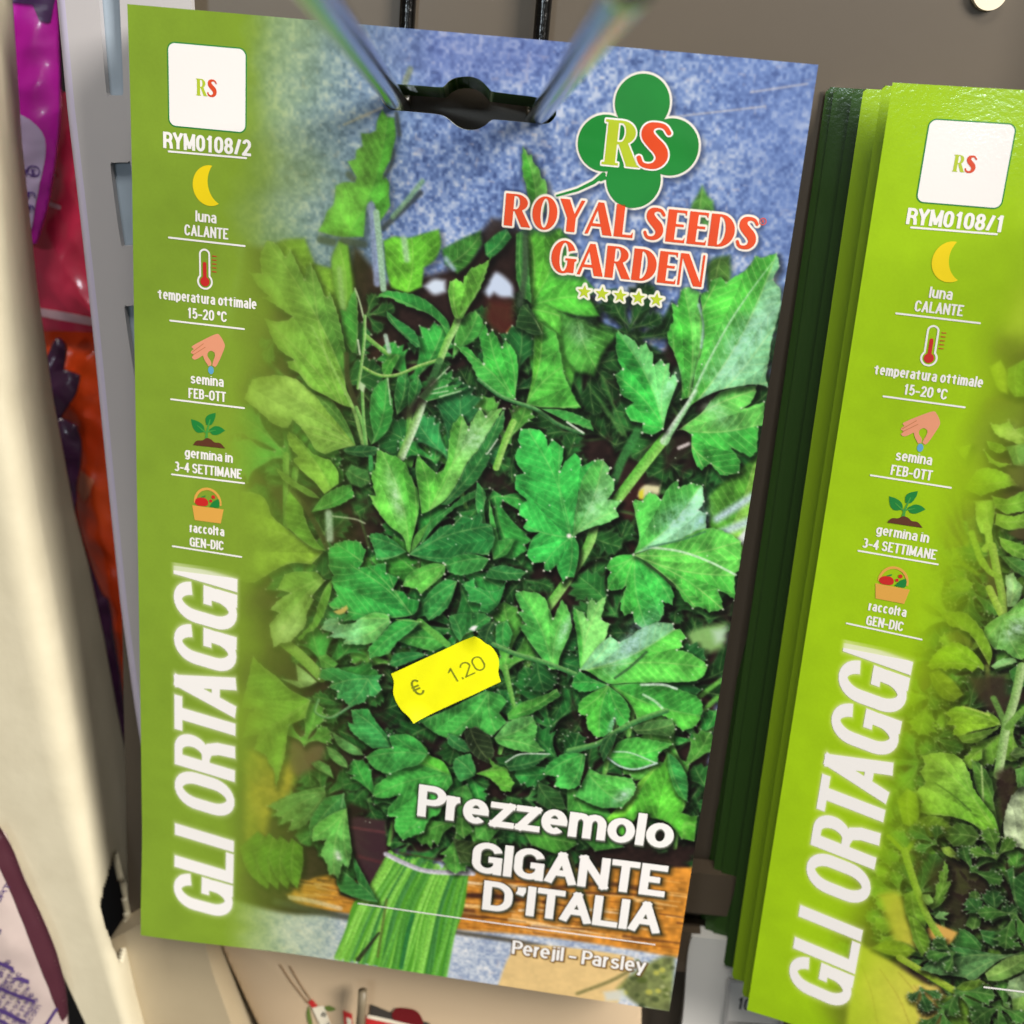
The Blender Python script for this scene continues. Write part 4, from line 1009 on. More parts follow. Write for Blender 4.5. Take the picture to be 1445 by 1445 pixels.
# a small grotesque alphabet: centre lines in a unit box, (width, strokes)
GLY = {
    'A': (.70, [[(0, 0), (.5, 1), (1, 0)], [(.18, .3), (.82, .3)]]),
    'B': (.62, [[(.5, .53), (0, .53), (0, 1), (.5, 1)] + E(.5, .765, .45, .235, 85, -90) + [(.1, .53)], [(0, .53), (0, 0), (.5, 0)] + E(.5, .265, .5, .265, -85, 90)]),
    'C': (.64, [E(.5, .68, .5, .32, 12, 180) + E(.5, .32, .5, .32, 182, 348)]),
    'D': (.66, [[(.4, 0), (0, 0), (0, 1), (.4, 1)] + E(.4, .6, .6, .4, 85, 0) + E(.4, .4, .6, .4, 0, -90)]),
    'E': (.54, [[(1, 1), (0, 1), (0, 0), (1, 0)], [(0, .52), (.88, .52)]]),
    'F': (.52, [[(1, 1), (0, 1), (0, 0)], [(0, .5), (.85, .5)]]),
    'G': (.68, [E(.5, .68, .5, .32, 12, 180) + E(.5, .32, .5, .32, 182, 345) + [(1, .46), (.56, .46)], [(1, .3), (1, 0)]]),
    'H': (.66, [[(0, 0), (0, 1)], [(1, 0), (1, 1)], [(0, .5), (1, .5)]]),
    'I': (0, [[(.5, 0), (.5, 1)]]),
    'L': (.52, [[(0, 1), (0, 0), (1, 0)]]),
    'M': (.82, [[(0, 0), (0, 1), (.5, .12), (1, 1), (1, 0)]]),
    'N': (.68, [[(0, 0), (0, 1), (1, 0), (1, 1)]]),
    'O': (.70, [E(.5, .66, .5, .34, 0, 180) + E(.5, .34, .5, .34, 180, 360) + [(1, .66)]]),
    'P': (.60, [[(0, 0), (0, 1), (.5, 1)] + E(.5, .73, .5, .27, 85, -90) + [(.05, .46)]]),
    'R': (.64, [[(0, 0), (0, 1), (.5, 1)] + E(.5, .74, .46, .26, 85, -90) + [(.05, .48)], [(.45, .48), (.8, .42), (.95, .25), (1, 0)]]),
    'S': (.62, [E(.5, .755, .47, .245, 12, 250) + E(.5, .25, .5, .25, 70, -168)]),
    'T': (.60, [[(0, 1), (1, 1)], [(.5, 1), (.5, 0)]]),
    'V': (.66, [[(0, 1), (.5, 0), (1, 1)]]),
    'Y': (.66, [[(0, 1), (.5, .45), (1, 1)], [(.5, .5), (.5, 0)]]),
    '0': (.58, [E(.5, .66, .5, .34, 0, 180) + E(.5, .34, .5, .34, 180, 360) + [(1, .66)]]),
    '1': (.42, [[(.05, .78), (.62, 1), (.62, 0)]]),
    '2': (.56, [E(.5, .72, .48, .28, 170, -25) + [(.02, 0), (1, 0)]]),
    '3': (.56, [E(.48, .76, .45, .24, 150, -88), E(.48, .26, .5, .26, 88, -155)]),
    '4': (.60, [[(1, .28), (0, .28), (.74, 1), (.74, 0)]]),
    '5': (.56, [[(.92, 1), (.14, 1), (.06, .5)] + E(.46, .32, .52, .33, 135, -150)]),
    '8': (.58, [E(.5, .76, .43, .24, 0, 360, 20), E(.5, .26, .5, .26, 0, 360, 20)]),
    '/': (.40, [[(0, -.05), (1, 1.05)]]),
    '-': (.34, [[(0, .38), (1, .38)]]),
    ':': (0, [[(.5, -.07), (.5, .10)], [(.5, .50), (.5, .66)]]),
    '%': (.8, [E(.22, .75, .2, .22, 0, 360), E(.78, .25, .2, .22, 0, 360), [(.15, 0), (.85, 1)]]),
    '°': (.26, [E(.5, .82, .5, .16, 0, 360)]),
    '’': (.10, [[(.8, 1.02), (.9, .88), (.2, .70)]]),
    '.': (0, [[(.5, -.07), (.5, .10)]]),
    '€': (.62, [E(.55, .66, .45, .34, 30, 180) + E(.55, .34, .45, .34, 180, 330), [(-.1, .6), (.8, .6)], [(-.1, .4), (.8, .4)]]),
    'a': (.52, [E(.5, .53, .44, .19, 160, 0) + [(.96, 0)], E(.5, .21, .48, .21, 25, 335)]),
    'b': (.54, [[(0, 0), (0, 1)], E(.5, .36, .5, .36, 0, 360, 20)]),
    'c': (.50, [E(.5, .36, .5, .36, 40, 320, 18)]),
    'd': (.54, [[(1, 0), (1, 1)], E(.5, .36, .5, .36, 0, 360, 20)]),
    'e': (.54, [[(.06, .37), (.98, .37)] + E(.5, .37, .48, .36, 3, 312, 20)]),
    'f': (.34, [[(.4, 0), (.4, .8)] + E(.85, .8, .45, .2, 180, 90, 6), [(0, .68), (.9, .68)]]),
    'g': (.54, [E(.48, .38, .48, .34, 0, 360, 20), [(.98, .72), (.98, 0)] + E(.5, -.04, .48, .2, 0, -155, 10)]),
    'h': (.52, [[(0, 0), (0, 1)], E(.5, .44, .5, .28, 170, 0) + [(1, 0)]]),
    'i': (0, [[(.5, 0), (.5, .72)], [(.5, .92), (.5, 1.0)]]),
    'j': (.10, [[(.9, .72), (.9, -.1), (.0, -.22)], [(.9, .92), (.9, 1.0)]]),
    'l': (0, [[(.5, 0), (.5, 1)]]),
    'm': (.86, [[(0, 0), (0, .72)], E(.25, .46, .25, .26, 165, 0, 8) + [(.5, 0)], E(.75, .46, .25, .26, 165, 0, 8) + [(1, 0)]]),
    'n': (.52, [[(0, 0), (0, .72)], E(.5, .44, .5, .28, 165, 0) + [(1, 0)]]),
    'o': (.56, [E(.5, .36, .5, .36, 0, 360, 22)]),
    'p': (.54, [[(0, -.25), (0, .72)], E(.5, .36, .5, .36, 0, 360, 20)]),
    'r': (.34, [[(0, 0), (0, .72)], E(.75, .36, .75, .36, 165, 85, 6)]),
    's': (.46, [E(.5, .545, .46, .175, 20, 250, 10) + E(.5, .18, .5, .18, 70, -165, 10)]),
    't': (.44, [[(.40, .93), (.40, .16)] + E(.8, .16, .40, .16, 190, 275, 5), [(-.5, .66), (1.1, .66)]]),
    'u': (.52, [[(0, .72), (0, .28)] + E(.5, .28, .5, .28, 185, 355) + [(1, .3)], [(1, .72), (1, 0)]]),
    'v': (.52, [[(0, .72), (.5, 0), (1, .72)]]),
    'w': (.78, [[(0, .72), (.25, 0), (.5, .68), (.75, 0), (1, .72)]]),
    'x': (.52, [[(0, .72), (1, 0)], [(0, 0), (1, .72)]]),
    'y': (.54, [[(0, .72), (.52, .02)], [(1, .72), (.36, -.24), (.1, -.22)]]),
    'z': (.48, [[(0, .72), (1, .72), (0, 0), (1, 0)]]),
}


def free_end(a, b):
    """straight strokes run out to the full letter height or width"""
    e = np.abs(a - b)
    if math.hypot(*e) < .11:
        return 0.0
    if e[1] > e[0] * .4 and min(abs(a[1] - v) for v in (0, .72, 1)) < 1e-6:
        return 1.0
    if e[1] < 1e-6 and min(abs(a[0] - v) for v in (0, 1)) < 1e-6:
        return 1.0
    return 0.0


KERN = {'TA': -.13, 'TT': -.02, 'AL': 0, 'LT': -.1, 'AT': -.1, 'TI': 0, 'RT': -.04, 'LA': 0, 'RY': -.04, 'ra': -.06, 're': -.12, 'Pe': -.06, 'Pr': -.03, 'Pa': -.08, 'rs': -.05, 'ze': -.02, 'rm': -.04, 'ff': -.05}


def lettering(txt, at, width, cap, tx, ty, angle=0.0, track=.085, space=.26, align='l', slant=0.0):
    """sans lettering fitted to a width; tx, ty half strokes as parts of the cap height"""
    segs = []
    x = 0.0
    raw = []
    last = ' '
    for ch in txt:
        if ch == ' ':
            x += space
            last = ch
            continue
        w, st = GLY[ch]
        x += KERN.get(last + ch, 0)
        last = ch
        raw.append((x, w, st))
        x += w + 2 * tx + track
    total = x - track
    # condense the skeleton so that the line has the wanted width, strokes unchanged
    free = sum(w for _, w, _ in raw)
    k = (width / cap - (total - free)) / max(free, 1e-6)
    k = max(k, .35)
    x = 0.0
    th = math.radians(angle)
    dx = np.array((math.cos(th), -math.sin(th)))
    dy = np.array((-math.sin(th), -math.cos(th)))
    lines = []
    last = ' '
    for ch in txt:
        if ch == ' ':
            x += space
            last = ch
            continue
        w, st = GLY[ch]
        x += KERN.get(last + ch, 0)
        last = ch
        ww = w * k
        for s_ in st:
            p = np.array(s_, float)
            X = x + tx + p[:, 0] * ww if w else x + tx + 0 * p[:, 0]
            Y = ty + p[:, 1] * (1 - 2 * ty)
            lines.append((np.stack([X, Y], -1), (free_end(p[0], p[1]), free_end(p[-1], p[-2]))))
        x += ww + 2 * tx + track
    total = x - track
    off = {'l': 0, 'c': total / 2, 'r': total}[align]
    at = np.asarray(at, float)

    def f(U, V):
        du, dv = (U - at[0]) / cap, (V - at[1]) / cap
        X = du * dx[0] + dv * dx[1] + off
        Y = du * dy[0] + dv * dy[1]
        X = X - slant * Y
        best = np.full(U.shape, 1e3)
        for p, fe in lines:
            a = max(tx, ty) * 2 + .15
            m = (X > p[:, 0].min() - a) & (X < p[:, 0].max() + a)
            if not m.any():
                continue
            x_, y_ = X[m] / tx, Y[m] / ty
            q = p / (tx, ty)
            n = len(q) - 1
            bb = best[m]
            closed = np.hypot(*(q[0] - q[-1])) < 1e-6
            for i in range(n):
                e = q[i + 1] - q[i]
                L = math.hypot(*e) + 1e-9
                e = e / L

                def ext(j, jj):
                    if jj < 0 or jj + 1 > n:
                        return 0.0
                    g = q[jj + 1] - q[jj]
                    g = g / (math.hypot(*g) + 1e-9)
                    c = float(np.clip((e * g).sum(), -1, 1))
                    return min(1.0, math.tan(math.acos(c) / 2)) if c > -.999 else 1.0
                e0 = ext(i, i - 1) if i > 0 else (.15 if closed else fe[0])
                e1 = ext(i, i + 1) if i < n - 1 else (.15 if closed else fe[1])
                rx, ry = x_ - q[i][0], y_ - q[i][1]
                t = rx * e[0] + ry * e[1]
                s2 = np.abs(ry * e[0] - rx * e[1]) - 1
                t2 = np.abs(t - (L + e1 - e0) / 2) - (L + e0 + e1) / 2
                d = np.where((s2 > 0) & (t2 > 0), np.hypot(s2, t2), np.maximum(s2, t2))
                bb = np.minimum(bb, d)
            best[m] = bb
        return best * min(tx, ty) * cap
    L = total * cap
    cs = [at + dx * cap * (a - off) + dy * cap * b for a in (0, total) for b in (-.35, 1.15)]
    cs = np.array(cs)
    return Shape(f, (*cs.min(0), *cs.max(0)))


# the thick-and-thin display capitals of the seed brand and its monogram
def _rect(a, b, c, d):
    return [(a, b), (c, b), (c, d), (a, d)]


_S = [(.60, .80, .05), (.51, .93, .05), (.34, .955, .055), (.18, .885, .105), (.16, .72, .135), (.30, .57, .14), (.46, .44, .145), (.53, .27, .125),
      (.44, .10, .085), (.28, .05, .055), (.11, .08, .05), (.05, .22, .05)]
for _ in range(3):                                        # round the spine of the S
    _S = [_S[0]] + [tuple(q * a + p * (1 - a) for p, q in zip(u, w)) for u, w in zip(_S[:-1], _S[1:]) for a in (.25, .75)] + [_S[-1]]
BRAND = {
    'R': (.84, [('+', _rect(0, 0, .28, 1)), ('+', [(.2, 1)] + E(.36, .735, .38, .265, 90, -90) + [(.2, .47)]), ('-', E(.36, .735, .12, .205, 90, -90) + [(.28, .53), (.28, .94)]),
                ('+', [(.30, .52), (.56, .52), (.88, 0), (.58, 0)])]),
    'O': (.82, [('+', E(.41, .5, .41, .52, 0, 350, 36)), ('-', E(.41, .5, .14, .455, 0, 350, 30))]),
    'Y': (.80, [('+', [(-.02, 1), (.29, 1), (.49, .56), (.68, 1), (.80, 1), (.54, .43), (.54, 0), (.26, 0), (.26, .43)])]),
    'A': (.88, [('+', [(0, 0), (.36, 1), (.54, 1), (.90, 0), (.59, 0), (.36, .76), (.11, 0)]), ('+', _rect(.16, .25, .62, .34))]),
    'L': (.62, [('+', _rect(0, 0, .28, 1)), ('+', [(.2, 0), (.62, 0), (.62, .20), (.56, .085), (.2, .085)])]),
    'S': (.66, [('s', _S)]),
    'E': (.62, [('+', _rect(0, 0, .28, 1)), ('+', [(.2, .92), (.54, .92), (.58, .84), (.60, .84), (.60, 1), (.2, 1)]), ('+', _rect(.2, .49, .54, .57)),
                ('+', [(.2, 0), (.62, 0), (.62, .19), (.57, .085), (.2, .085)])]),
    'D': (.80, [('+', [(0, 0), (0, 1), (.3, 1)] + E(.3, .5, .50, .5, 88, -88, 22) + [(.3, 0)]), ('-', [(.28, .93)] + E(.29, .5, .21, .43, 90, -90, 20) + [(.28, .07)])]),
    'G': (.84, [('+', E(.42, .5, .42, .52, 0, 350, 36)), ('-', E(.43, .5, .15, .455, 0, 350, 30)), ('-', [(.45, .45), (.95, .45), (.95, .76), (.70, .72), (.56, .68)]),
                ('+', _rect(.56, .02, .80, .46)), ('+', _rect(.48, .40, .86, .47)), ('-', [(.80, -.1), (1, -.1), (1, .38), (.80, .38)])]),
    'N': (.82, [('+', _rect(0, 0, .075, 1)), ('+', [(0, 1), (.27, 1), (.82, 0), (.54, 0)]), ('+', _rect(.745, 0, .82, 1))]),
}


def brand_text(txt, at, width, cap, track=.05, space=.26, serif=False):
    x = 0.0
    items = []
    for ch in txt:
        if ch == ' ':
            x += space
            continue
        w, ops = BRAND[ch]
        items.append((x, w, ops, ch))
        x += w + track
    total = x - track
    kx = width / total
    at = np.asarray(at, float)

    def f(U, V):
        X, Y = (U - at[0]) / kx, -(V - at[1]) / cap
        best = np.full(U.shape, 1e3)
        for x0, w, ops, ch in items:
            m = (X > x0 - .25) & (X < x0 + w + .25)
            if not m.any():
                continue
            x_, y_ = (X[m] - x0), Y[m]
            d = np.full(x_.shape, 1e3)
            if serif and ch == 'R':
                ops = ops + [('+', _rect(-.07, 0, .36, .06)), ('+', _rect(-.07, .94, .3, 1)), ('+', _rect(.56, 0, .93, .05))]
            for op, c in ops:
                if op == 's':
                    e = np.full(x_.shape, 1e3)
                    for (ax_, ay, ar), (bx, by, br) in zip(c[:-1], c[1:]):
                        ex, ey = bx - ax_, by - ay
                        t = np.clip(((x_ - ax_) * ex + (y_ - ay) * ey) / (ex * ex + ey * ey), 0, 1)
                        e = np.minimum(e, np.hypot(x_ - ax_ - t * ex, y_ - ay - t * ey) - (ar + (br - ar) * t))
                else:
                    e = poly_sd(x_, y_, [c])
                d = np.maximum(d, -e) if op == '-' else np.minimum(d, e)
            best[m] = np.minimum(best[m], d)
        return best * min(kx, cap)
    return Shape(f, (at[0] - .1 * kx, at[1] - cap * 1.06, at[0] + width + .12 * kx, at[1] + cap * .06))


def flat_mesh(shape, res, run=6):
    """marching squares: a clean flat mesh of the shape; res samples per mm"""
    u0, v0, u1, v1 = shape.box
    h = 1.0 / res
    nu, nv = int((u1 - u0) / h) + 4, int((v1 - v0) / h) + 4
    gu, gv = u0 - 1.5 * h + h * np.arange(nu), v0 - 1.5 * h + h * np.arange(nv)
    U, V = np.meshgrid(gu, gv)
    sd = np.asarray(shape.f(U, V), float)
    sd = np.where(np.abs(sd) < 1e-7, 1e-7, sd)
    ins = sd < 0
    n4 = ins[:-1, :-1].astype(int) + ins[1:, :-1] + ins[:-1, 1:] + ins[1:, 1:]
    verts, faces, vid = [], [], {}

    def corner(j, i):
        k = (j, i)
        if k not in vid:
            vid[k] = len(verts)
            verts.append((gu[i], gv[j]))
        return vid[k]

    def cross(a, b):
        k = (a, b) if a < b else (b, a)
        if k not in vid:
            (j0, i0), (j1, i1) = k
            t = sd[j0, i0] / (sd[j0, i0] - sd[j1, i1])
            vid[k] = len(verts)
            verts.append((gu[i0] + (gu[i1] - gu[i0]) * t, gv[j0] + (gv[j1] - gv[j0]) * t))
        return vid[k]
    for j in range(nv - 1):
        row = n4[j]
        if not row.any():
            continue
        i = 0
        while i < nu - 1:
            if row[i] == 4:
                e = i
                while e + 1 < nu - 1 and row[e + 1] == 4 and e + 1 - i < run:
                    e += 1
                faces.append((corner(j, i), corner(j + 1, i), corner(j + 1, e + 1), corner(j, e + 1)))
                i = e + 1
                continue
            if row[i] > 0:
                cs = [(j, i), (j + 1, i), (j + 1, i + 1), (j, i + 1)]
                p = []
                for k in range(4):
                    a, b = cs[k], cs[(k + 1) % 4]
                    if ins[a]:
                        p.append(corner(*a))
                    if ins[a] != ins[b]:
                        p.append(cross(a, b))
                if len(p) >= 3:
                    faces.append(tuple(p))
            i += 1
    return np.array(verts).reshape(-1, 2), faces
# ------------------------------------------------------------------ materials
def mat(name, col=(.8, .8, .8), rough=.5, metal=0.0, spec=.5, noise=0.0, nscale=200.0, bump=0.0, bscale=800.0, attr=None,
        col2=None, coat=0.0, btex=None):
    m_ = bpy.data.materials.new(name)
    m_.use_nodes = True
    nt = m_.node_tree
    b = nt.nodes['Principled BSDF']
    b.inputs['Roughness'].default_value = rough
    b.inputs['Metallic'].default_value = metal
    b.inputs['Specular IOR Level'].default_value = spec
    b.inputs['Coat Weight'].default_value = coat
    b.inputs['Coat Roughness'].default_value = .07
    tc = nt.nodes.new('ShaderNodeTexCoord')
    if attr:
        a = nt.nodes.new('ShaderNodeAttribute')
        a.attribute_name = attr
        src = a.outputs['Color']
    else:
        r = nt.nodes.new('ShaderNodeRGB')
        r.outputs[0].default_value = (*col, 1)
        src = r.outputs[0]
    if noise:
        n = nt.nodes.new('ShaderNodeTexNoise')
        n.inputs['Scale'].default_value = nscale
        n.inputs['Detail'].default_value = 6
        nt.links.new(tc.outputs['Object'], n.inputs['Vector'])
        mx = nt.nodes.new('ShaderNodeMix')
        mx.data_type = 'RGBA'
        cr = nt.nodes.new('ShaderNodeMapRange')
        cr.inputs['From Min'].default_value = .35
        cr.inputs['From Max'].default_value = .65
        cr.inputs['To Max'].default_value = noise
        nt.links.new(n.outputs['Fac'], cr.inputs['Value'])
        nt.links.new(cr.outputs[0], mx.inputs['Factor'])
        nt.links.new(src, mx.inputs['A'])
        c2 = col2 if col2 is not None else tuple(v * .45 for v in col)
        mx.inputs['B'].default_value = (*c2, 1)
        src = mx.outputs['Result']
    nt.links.new(src, b.inputs['Base Color'])
    if bump:
        n = nt.nodes.new('ShaderNodeTexNoise')
        n.inputs['Scale'].default_value = bscale
        n.inputs['Detail'].default_value = 4
        nt.links.new(tc.outputs['Object'], n.inputs['Vector'])
        bp = nt.nodes.new('ShaderNodeBump')
        bp.inputs['Strength'].default_value = bump
        bp.inputs['Distance'].default_value = .0003
        nt.links.new(n.outputs['Fac'], bp.inputs['Height'])
        nt.links.new(bp.outputs[0], b.inputs['Normal'])
        if coat:
            nt.links.new(bp.outputs[0], b.inputs['Coat Normal'])
    return m_


def lin(r, g, b, k=1.0):
    f = lambda c: (c / 255 / 12.92 if c < 10.3 else ((c / 255 + .055) / 1.055) ** 2.4) * k
    return (f(r), f(g), f(b))


INK = .80                                  # paper white of the prints
PR, PC = .5, .6
M = {
    'print': mat('printed_gloss_paper', rough=PR, attr='print', bump=.04, bscale=1500, spec=.15, coat=PC),
    'white': mat('white_ink', lin(250, 247, 246, INK * 1.02), rough=PR, spec=.25, coat=PC, bump=.03, bscale=2000),
    'paper': mat('paper_edge', lin(225, 225, 205, .8), rough=.7),
    'back': mat('packet_back', lin(176, 190, 120, .7), rough=.5, noise=.3, nscale=60),
    'yellow': mat('yellow_ink', lin(250, 222, 0, INK), rough=PR, spec=.35, coat=PC),
    'red': mat('red_ink', lin(208, 30, 26, INK), rough=PR, coat=PC),
    'brick': mat('orange_ink', lin(234, 76, 20, INK), rough=PR, coat=PC, noise=.2, nscale=120),
    'skin': mat('skin_ink', lin(240, 160, 124, INK), rough=PR, coat=PC),
    'skin2': mat('skin_line_ink', lin(196, 120, 70, INK), rough=PR),
    'blue': mat('blue_ink', lin(98, 172, 214, INK), rough=PR),
    'green': mat('leaf_green_ink', lin(16, 134, 52, INK), rough=PR, coat=PC),
    'logo': mat('logo_green_ink', lin(0, 140, 46, INK), rough=PR, coat=PC, noise=.3, nscale=70),
    'lime': mat('lime_ink', lin(186, 206, 36, INK), rough=PR, coat=PC),
    'stem': mat('pale_green_ink', lin(70, 160, 60, INK), rough=PR),
    'earth': mat('brown_ink', lin(96, 50, 22, INK), rough=PR, coat=PC),
    'straw': mat('straw_ink', lin(232, 172, 74, INK), rough=PR, coat=PC),
    'dark': mat('shadow_ink', lin(34, 46, 28, INK), rough=PR),
    'sticker': mat('yellow_sticker', lin(250, 250, 0, .86), rough=.5, noise=.06, nscale=300, bump=.1, bscale=500),
    'stamp': mat('price_ink', lin(116, 124, 14, .8), rough=.6, noise=.5, nscale=900, col2=lin(150, 160, 10)),
    'wire_reflect_dark': mat('dark_reflection_wire', (.05, .05, .05), rough=.18, metal=1.0, noise=.3, nscale=250, col2=(.10, .10, .10), bump=.3, bscale=900),  # prong wire again, its dark reflections put into the colour
    'chrome': mat('galvanised_wire', (.78, .80, .79), rough=.16, metal=1.0, noise=.4, nscale=250, col2=(.60, .62, .63), bump=.08, bscale=600),
    'black': mat('black_plastic', (.012, .012, .013), rough=.35),
    'wall': mat('taupe_panel', lin(86, 77, 66), rough=.36, noise=.3, nscale=14, col2=lin(74, 66, 56), bump=.05, bscale=300),
    'cream': mat('cream_steel', lin(222, 213, 186, .84), rough=.5, noise=.35, nscale=110, col2=lin(204, 194, 166, .80), bump=.2, bscale=420),
    'grey': mat('pale_steel', lin(178, 174, 176), rough=.35, noise=.3, nscale=30, col2=lin(158, 155, 160)),
    'slotblue': mat('slot_backing', lin(158, 172, 186), rough=.5, noise=.3, nscale=70),
    'void': mat('recess_shade', (.012, .010, .010), rough=.9),
}


def finish(me, name, parent=None, mats=(), smooth_=False, label=None):
    o = bpy.data.objects.new(name, me)
    COL.objects.link(o)
    for m_ in mats:
        me.materials.append(m_)
    if smooth_:
        me.polygons.foreach_set('use_smooth', [True] * len(me.polygons))
    if parent is not None:
        o.parent = parent
    if label:
        o['label'] = label
    return o


def quick_mesh(verts, quads):
    """big regular quad mesh from numpy arrays"""
    me = bpy.data.meshes.new('m')
    nv, nf = len(verts), len(quads)
    me.vertices.add(nv)
    me.vertices.foreach_set('co', np.ascontiguousarray(verts, np.float32).ravel())
    me.loops.add(nf * 4)
    me.loops.foreach_set('vertex_index', np.ascontiguousarray(quads, np.int32).ravel())
    me.polygons.add(nf)
    me.polygons.foreach_set('loop_start', np.arange(0, nf * 4, 4, dtype=np.int32))
    me.polygons.foreach_set('use_smooth', np.ones(nf, bool))
    me.update(calc_edges=True)
    return me


def thing(name, label, cat, matrix=None, group=None):
    o = bpy.data.objects.new(name, None)
    o.empty_display_size = .01
    COL.objects.link(o)
    if matrix is not None:
        o.matrix_world = matrix
    tag(o, label, cat, group)
    return o


def tag(o, label, cat, group=None):
    o['label'] = label
    o['category'] = cat
    if group:
        o['group'] = group
    return o


def structure(o):
    o['kind'] = 'structure'
    return o


def packet_matrix(R, T, shift=(0, 0, 0), yaw=0.0):
    """packet frame (mm, foot of the packet as origin) -> world"""
    Rr = R1.T @ R
    tt = R1.T @ (T - T1)
    org = Rr @ np.array((PW / 2, PH, 0)) + tt + np.array(shift)
    cols = [W(Rr @ np.array(v, float)) * 1000 for v in ((1, 0, 0), (0, 0, 1), (0, -1, 0))]
    mm_ = Matrix.Identity(4)
    for i in range(3):
        for j in range(3):
            mm_[j][i] = cols[i][j]
    for j in range(3):
        mm_[j][3] = W(org)[j]
    return mm_ @ Matrix.Rotation(yaw, 4, 'Z')


def warp1(u, v):
    """front packet: slightly wavy card, lower left corner curling forward"""
    z = -.22 * np.sin(u / 15 + .6) * np.sin(v / 27) - .5 * sstep(55, 120, v) * np.sin(np.clip(u / PW, 0, 1) * 3.14) * sstep(172, 140, v)
    z += -1.3 * sstep(146, 172, v) * sstep(34, 0, u)
    z += -.9 * np.clip(1 - v / 30, 0, 1) ** 2 * (1 - sstep(80, 100, u)) + 1.1 * sstep(88, 105, u) * sstep(26, 0, v)
    return z


def warp2(u, v):
    z = -.12 * np.sin(u / 14 + 2) * np.sin(v / 26 + 1) + .5 * sstep(30, 0, v) * np.sin(u / 9)
    z += -.8 * sstep(150, 172, v) * np.sin(np.clip(u / 60, 0, 1) * 3.14)
    return z


HOLE = A1(537, 137, 541, 144, 547, 151, 555, 155, 590, 158.5, 621, 162, 633, 168, 641, 175, 651, 181, 663, 183.5, 675, 182, 685, 177, 692, 171,
          700, 169, 735, 172, 768, 174.6, 778, 171.6, 785, 163, 785, 154, 781, 147, 770, 140.5, 749, 136, 720, 132.5, 694, 129, 688, 122, 679, 113.5, 670, 109.5,
          660, 108, 645, 109.5, 635, 114, 628, 121, 622, 123, 595, 121, 566, 119, 552, 119, 542, 124, 537, 130)
hole = poly(HOLE, 40)


def lift(p2, warp, h):
    """flat packet mm -> packet local metres, h mm proud of the front"""
    u, v = p2[:, 0], p2[:, 1]
    z = warp(u, v) - (h(u, v) if callable(h) else h)
    return np.stack([(u - PW / 2), z, (PH - v)], -1) / 1000


def print_part(name, parent, layers, warp, label=None):
    """one part made of flat shapes: (shape, material key, height mm, samples per mm)"""
    V, F, MI, mats, n = [], [], [], [], 0
    for sh, mk, h, res in layers:
        p, f = flat_mesh(sh, res)
        if not len(f):
            continue
        if mk not in mats:
            mats.append(mk)
        V.append(lift(p, warp, h))
        F += [tuple(a + n for a in q) for q in f]
        MI += [mats.index(mk)] * len(f)
        n += len(p)
    me = bpy.data.meshes.new(name)
    me.from_pydata(np.vstack(V).tolist(), [], F)
    me.polygons.foreach_set('material_index', MI)
    # faces look towards the reader
    me.update()
    o = finish(me, name, parent, [M[k] for k in mats], label=label)
    return o


def front_panel(canvas, parent, warp, nm='front_panel'):
    us, vs_ = np.linspace(0, PW, GW), np.linspace(0, PH, GH)
    U, V = np.meshgrid(us, vs_)
    U, V = U.copy(), V.copy()
    x0, y0, x1, y1 = (int(q * S) for q in hole.box)
    sl = (slice(y0 - 4, y1 + 6), slice(x0 - 4, x1 + 6))
    sd = np.full(U.shape, 9.0)
    d = hole.f(U[sl], V[sl])
    gy, gx = np.gradient(d, 1 / S)
    near = np.abs(d) < .75 / S
    U[sl] = np.where(near, U[sl] - d * gx, U[sl])
    V[sl] = np.where(near, V[sl] - d * gy, V[sl])
    sd[sl] = np.where(near, 0, d)
    idx = np.arange(GW * GH).reshape(GH, GW)
    q = np.stack([idx[:-1, :-1], idx[1:, :-1], idx[1:, 1:], idx[:-1, 1:]], -1).reshape(-1, 4)
    s4 = (sd[:-1, :-1] + sd[1:, :-1] + sd[1:, 1:] + sd[:-1, 1:]).ravel()
    q = q[s4 > 1e-6]
    P = lift(np.stack([U.ravel(), V.ravel()], -1), warp, 0)
    me = quick_mesh(P, q)
    col = np.clip(canvas.c.reshape(-1, 3), 0, 1)
    l = np.where(col < .04045, col / 12.92, ((col + .055) / 1.055) ** 2.4) * INK
    a = me.color_attributes.new('print', 'FLOAT_COLOR', 'POINT')
    buf = np.ones((len(l), 4), np.float32)
    buf[:, :3] = l
    a.data.foreach_set('color', buf.ravel())
    return finish(me, nm, parent, [M['print']])


def edge_strip(parent, warp, depth=.35):
    """cut paper edge round the outline and round the hanging hole"""
    n = 60
    out = [(PW * i / n, 0) for i in range(n)] + [(PW, PH * i / n) for i in range(n)] + [(PW - PW * i / n, PH) for i in range(n)] + [(0, PH - PH * i / n) for i in range(n)]
    hp, _ = smooth(HOLE, 40, step=.3)
    V, F, n0 = [], [], 0
    for c in (np.array(out, float), hp):
        a, b = lift(c, warp, 0), lift(c, warp, -depth)
        k = len(c)
        V += a.tolist() + b.tolist()
        F += [(n0 + i, n0 + (i + 1) % k, n0 + k + (i + 1) % k, n0 + k + i) for i in range(k)]
        n0 += 2 * k
    me = bpy.data.meshes.new('edge')
    me.from_pydata(V, [], F)
    return finish(me, 'paper_edge', parent, [M['paper']], True)


RECT = poly([(0, 0), (PW, 0), (PW, PH), (0, PH)])


def back_panel(parent, warp, depth=.35):
    p, f = flat_mesh(RECT - hole, 1.5)
    me = bpy.data.meshes.new('back')
    me.from_pydata(lift(p, warp, -depth).tolist(), [], [q[::-1] for q in f])
    return finish(me, 'back_panel', parent, [M['back']], True)


# ------------------------------------------------- printed writing, same on both packets
def mid(*px):
    return A1(*px)[0]


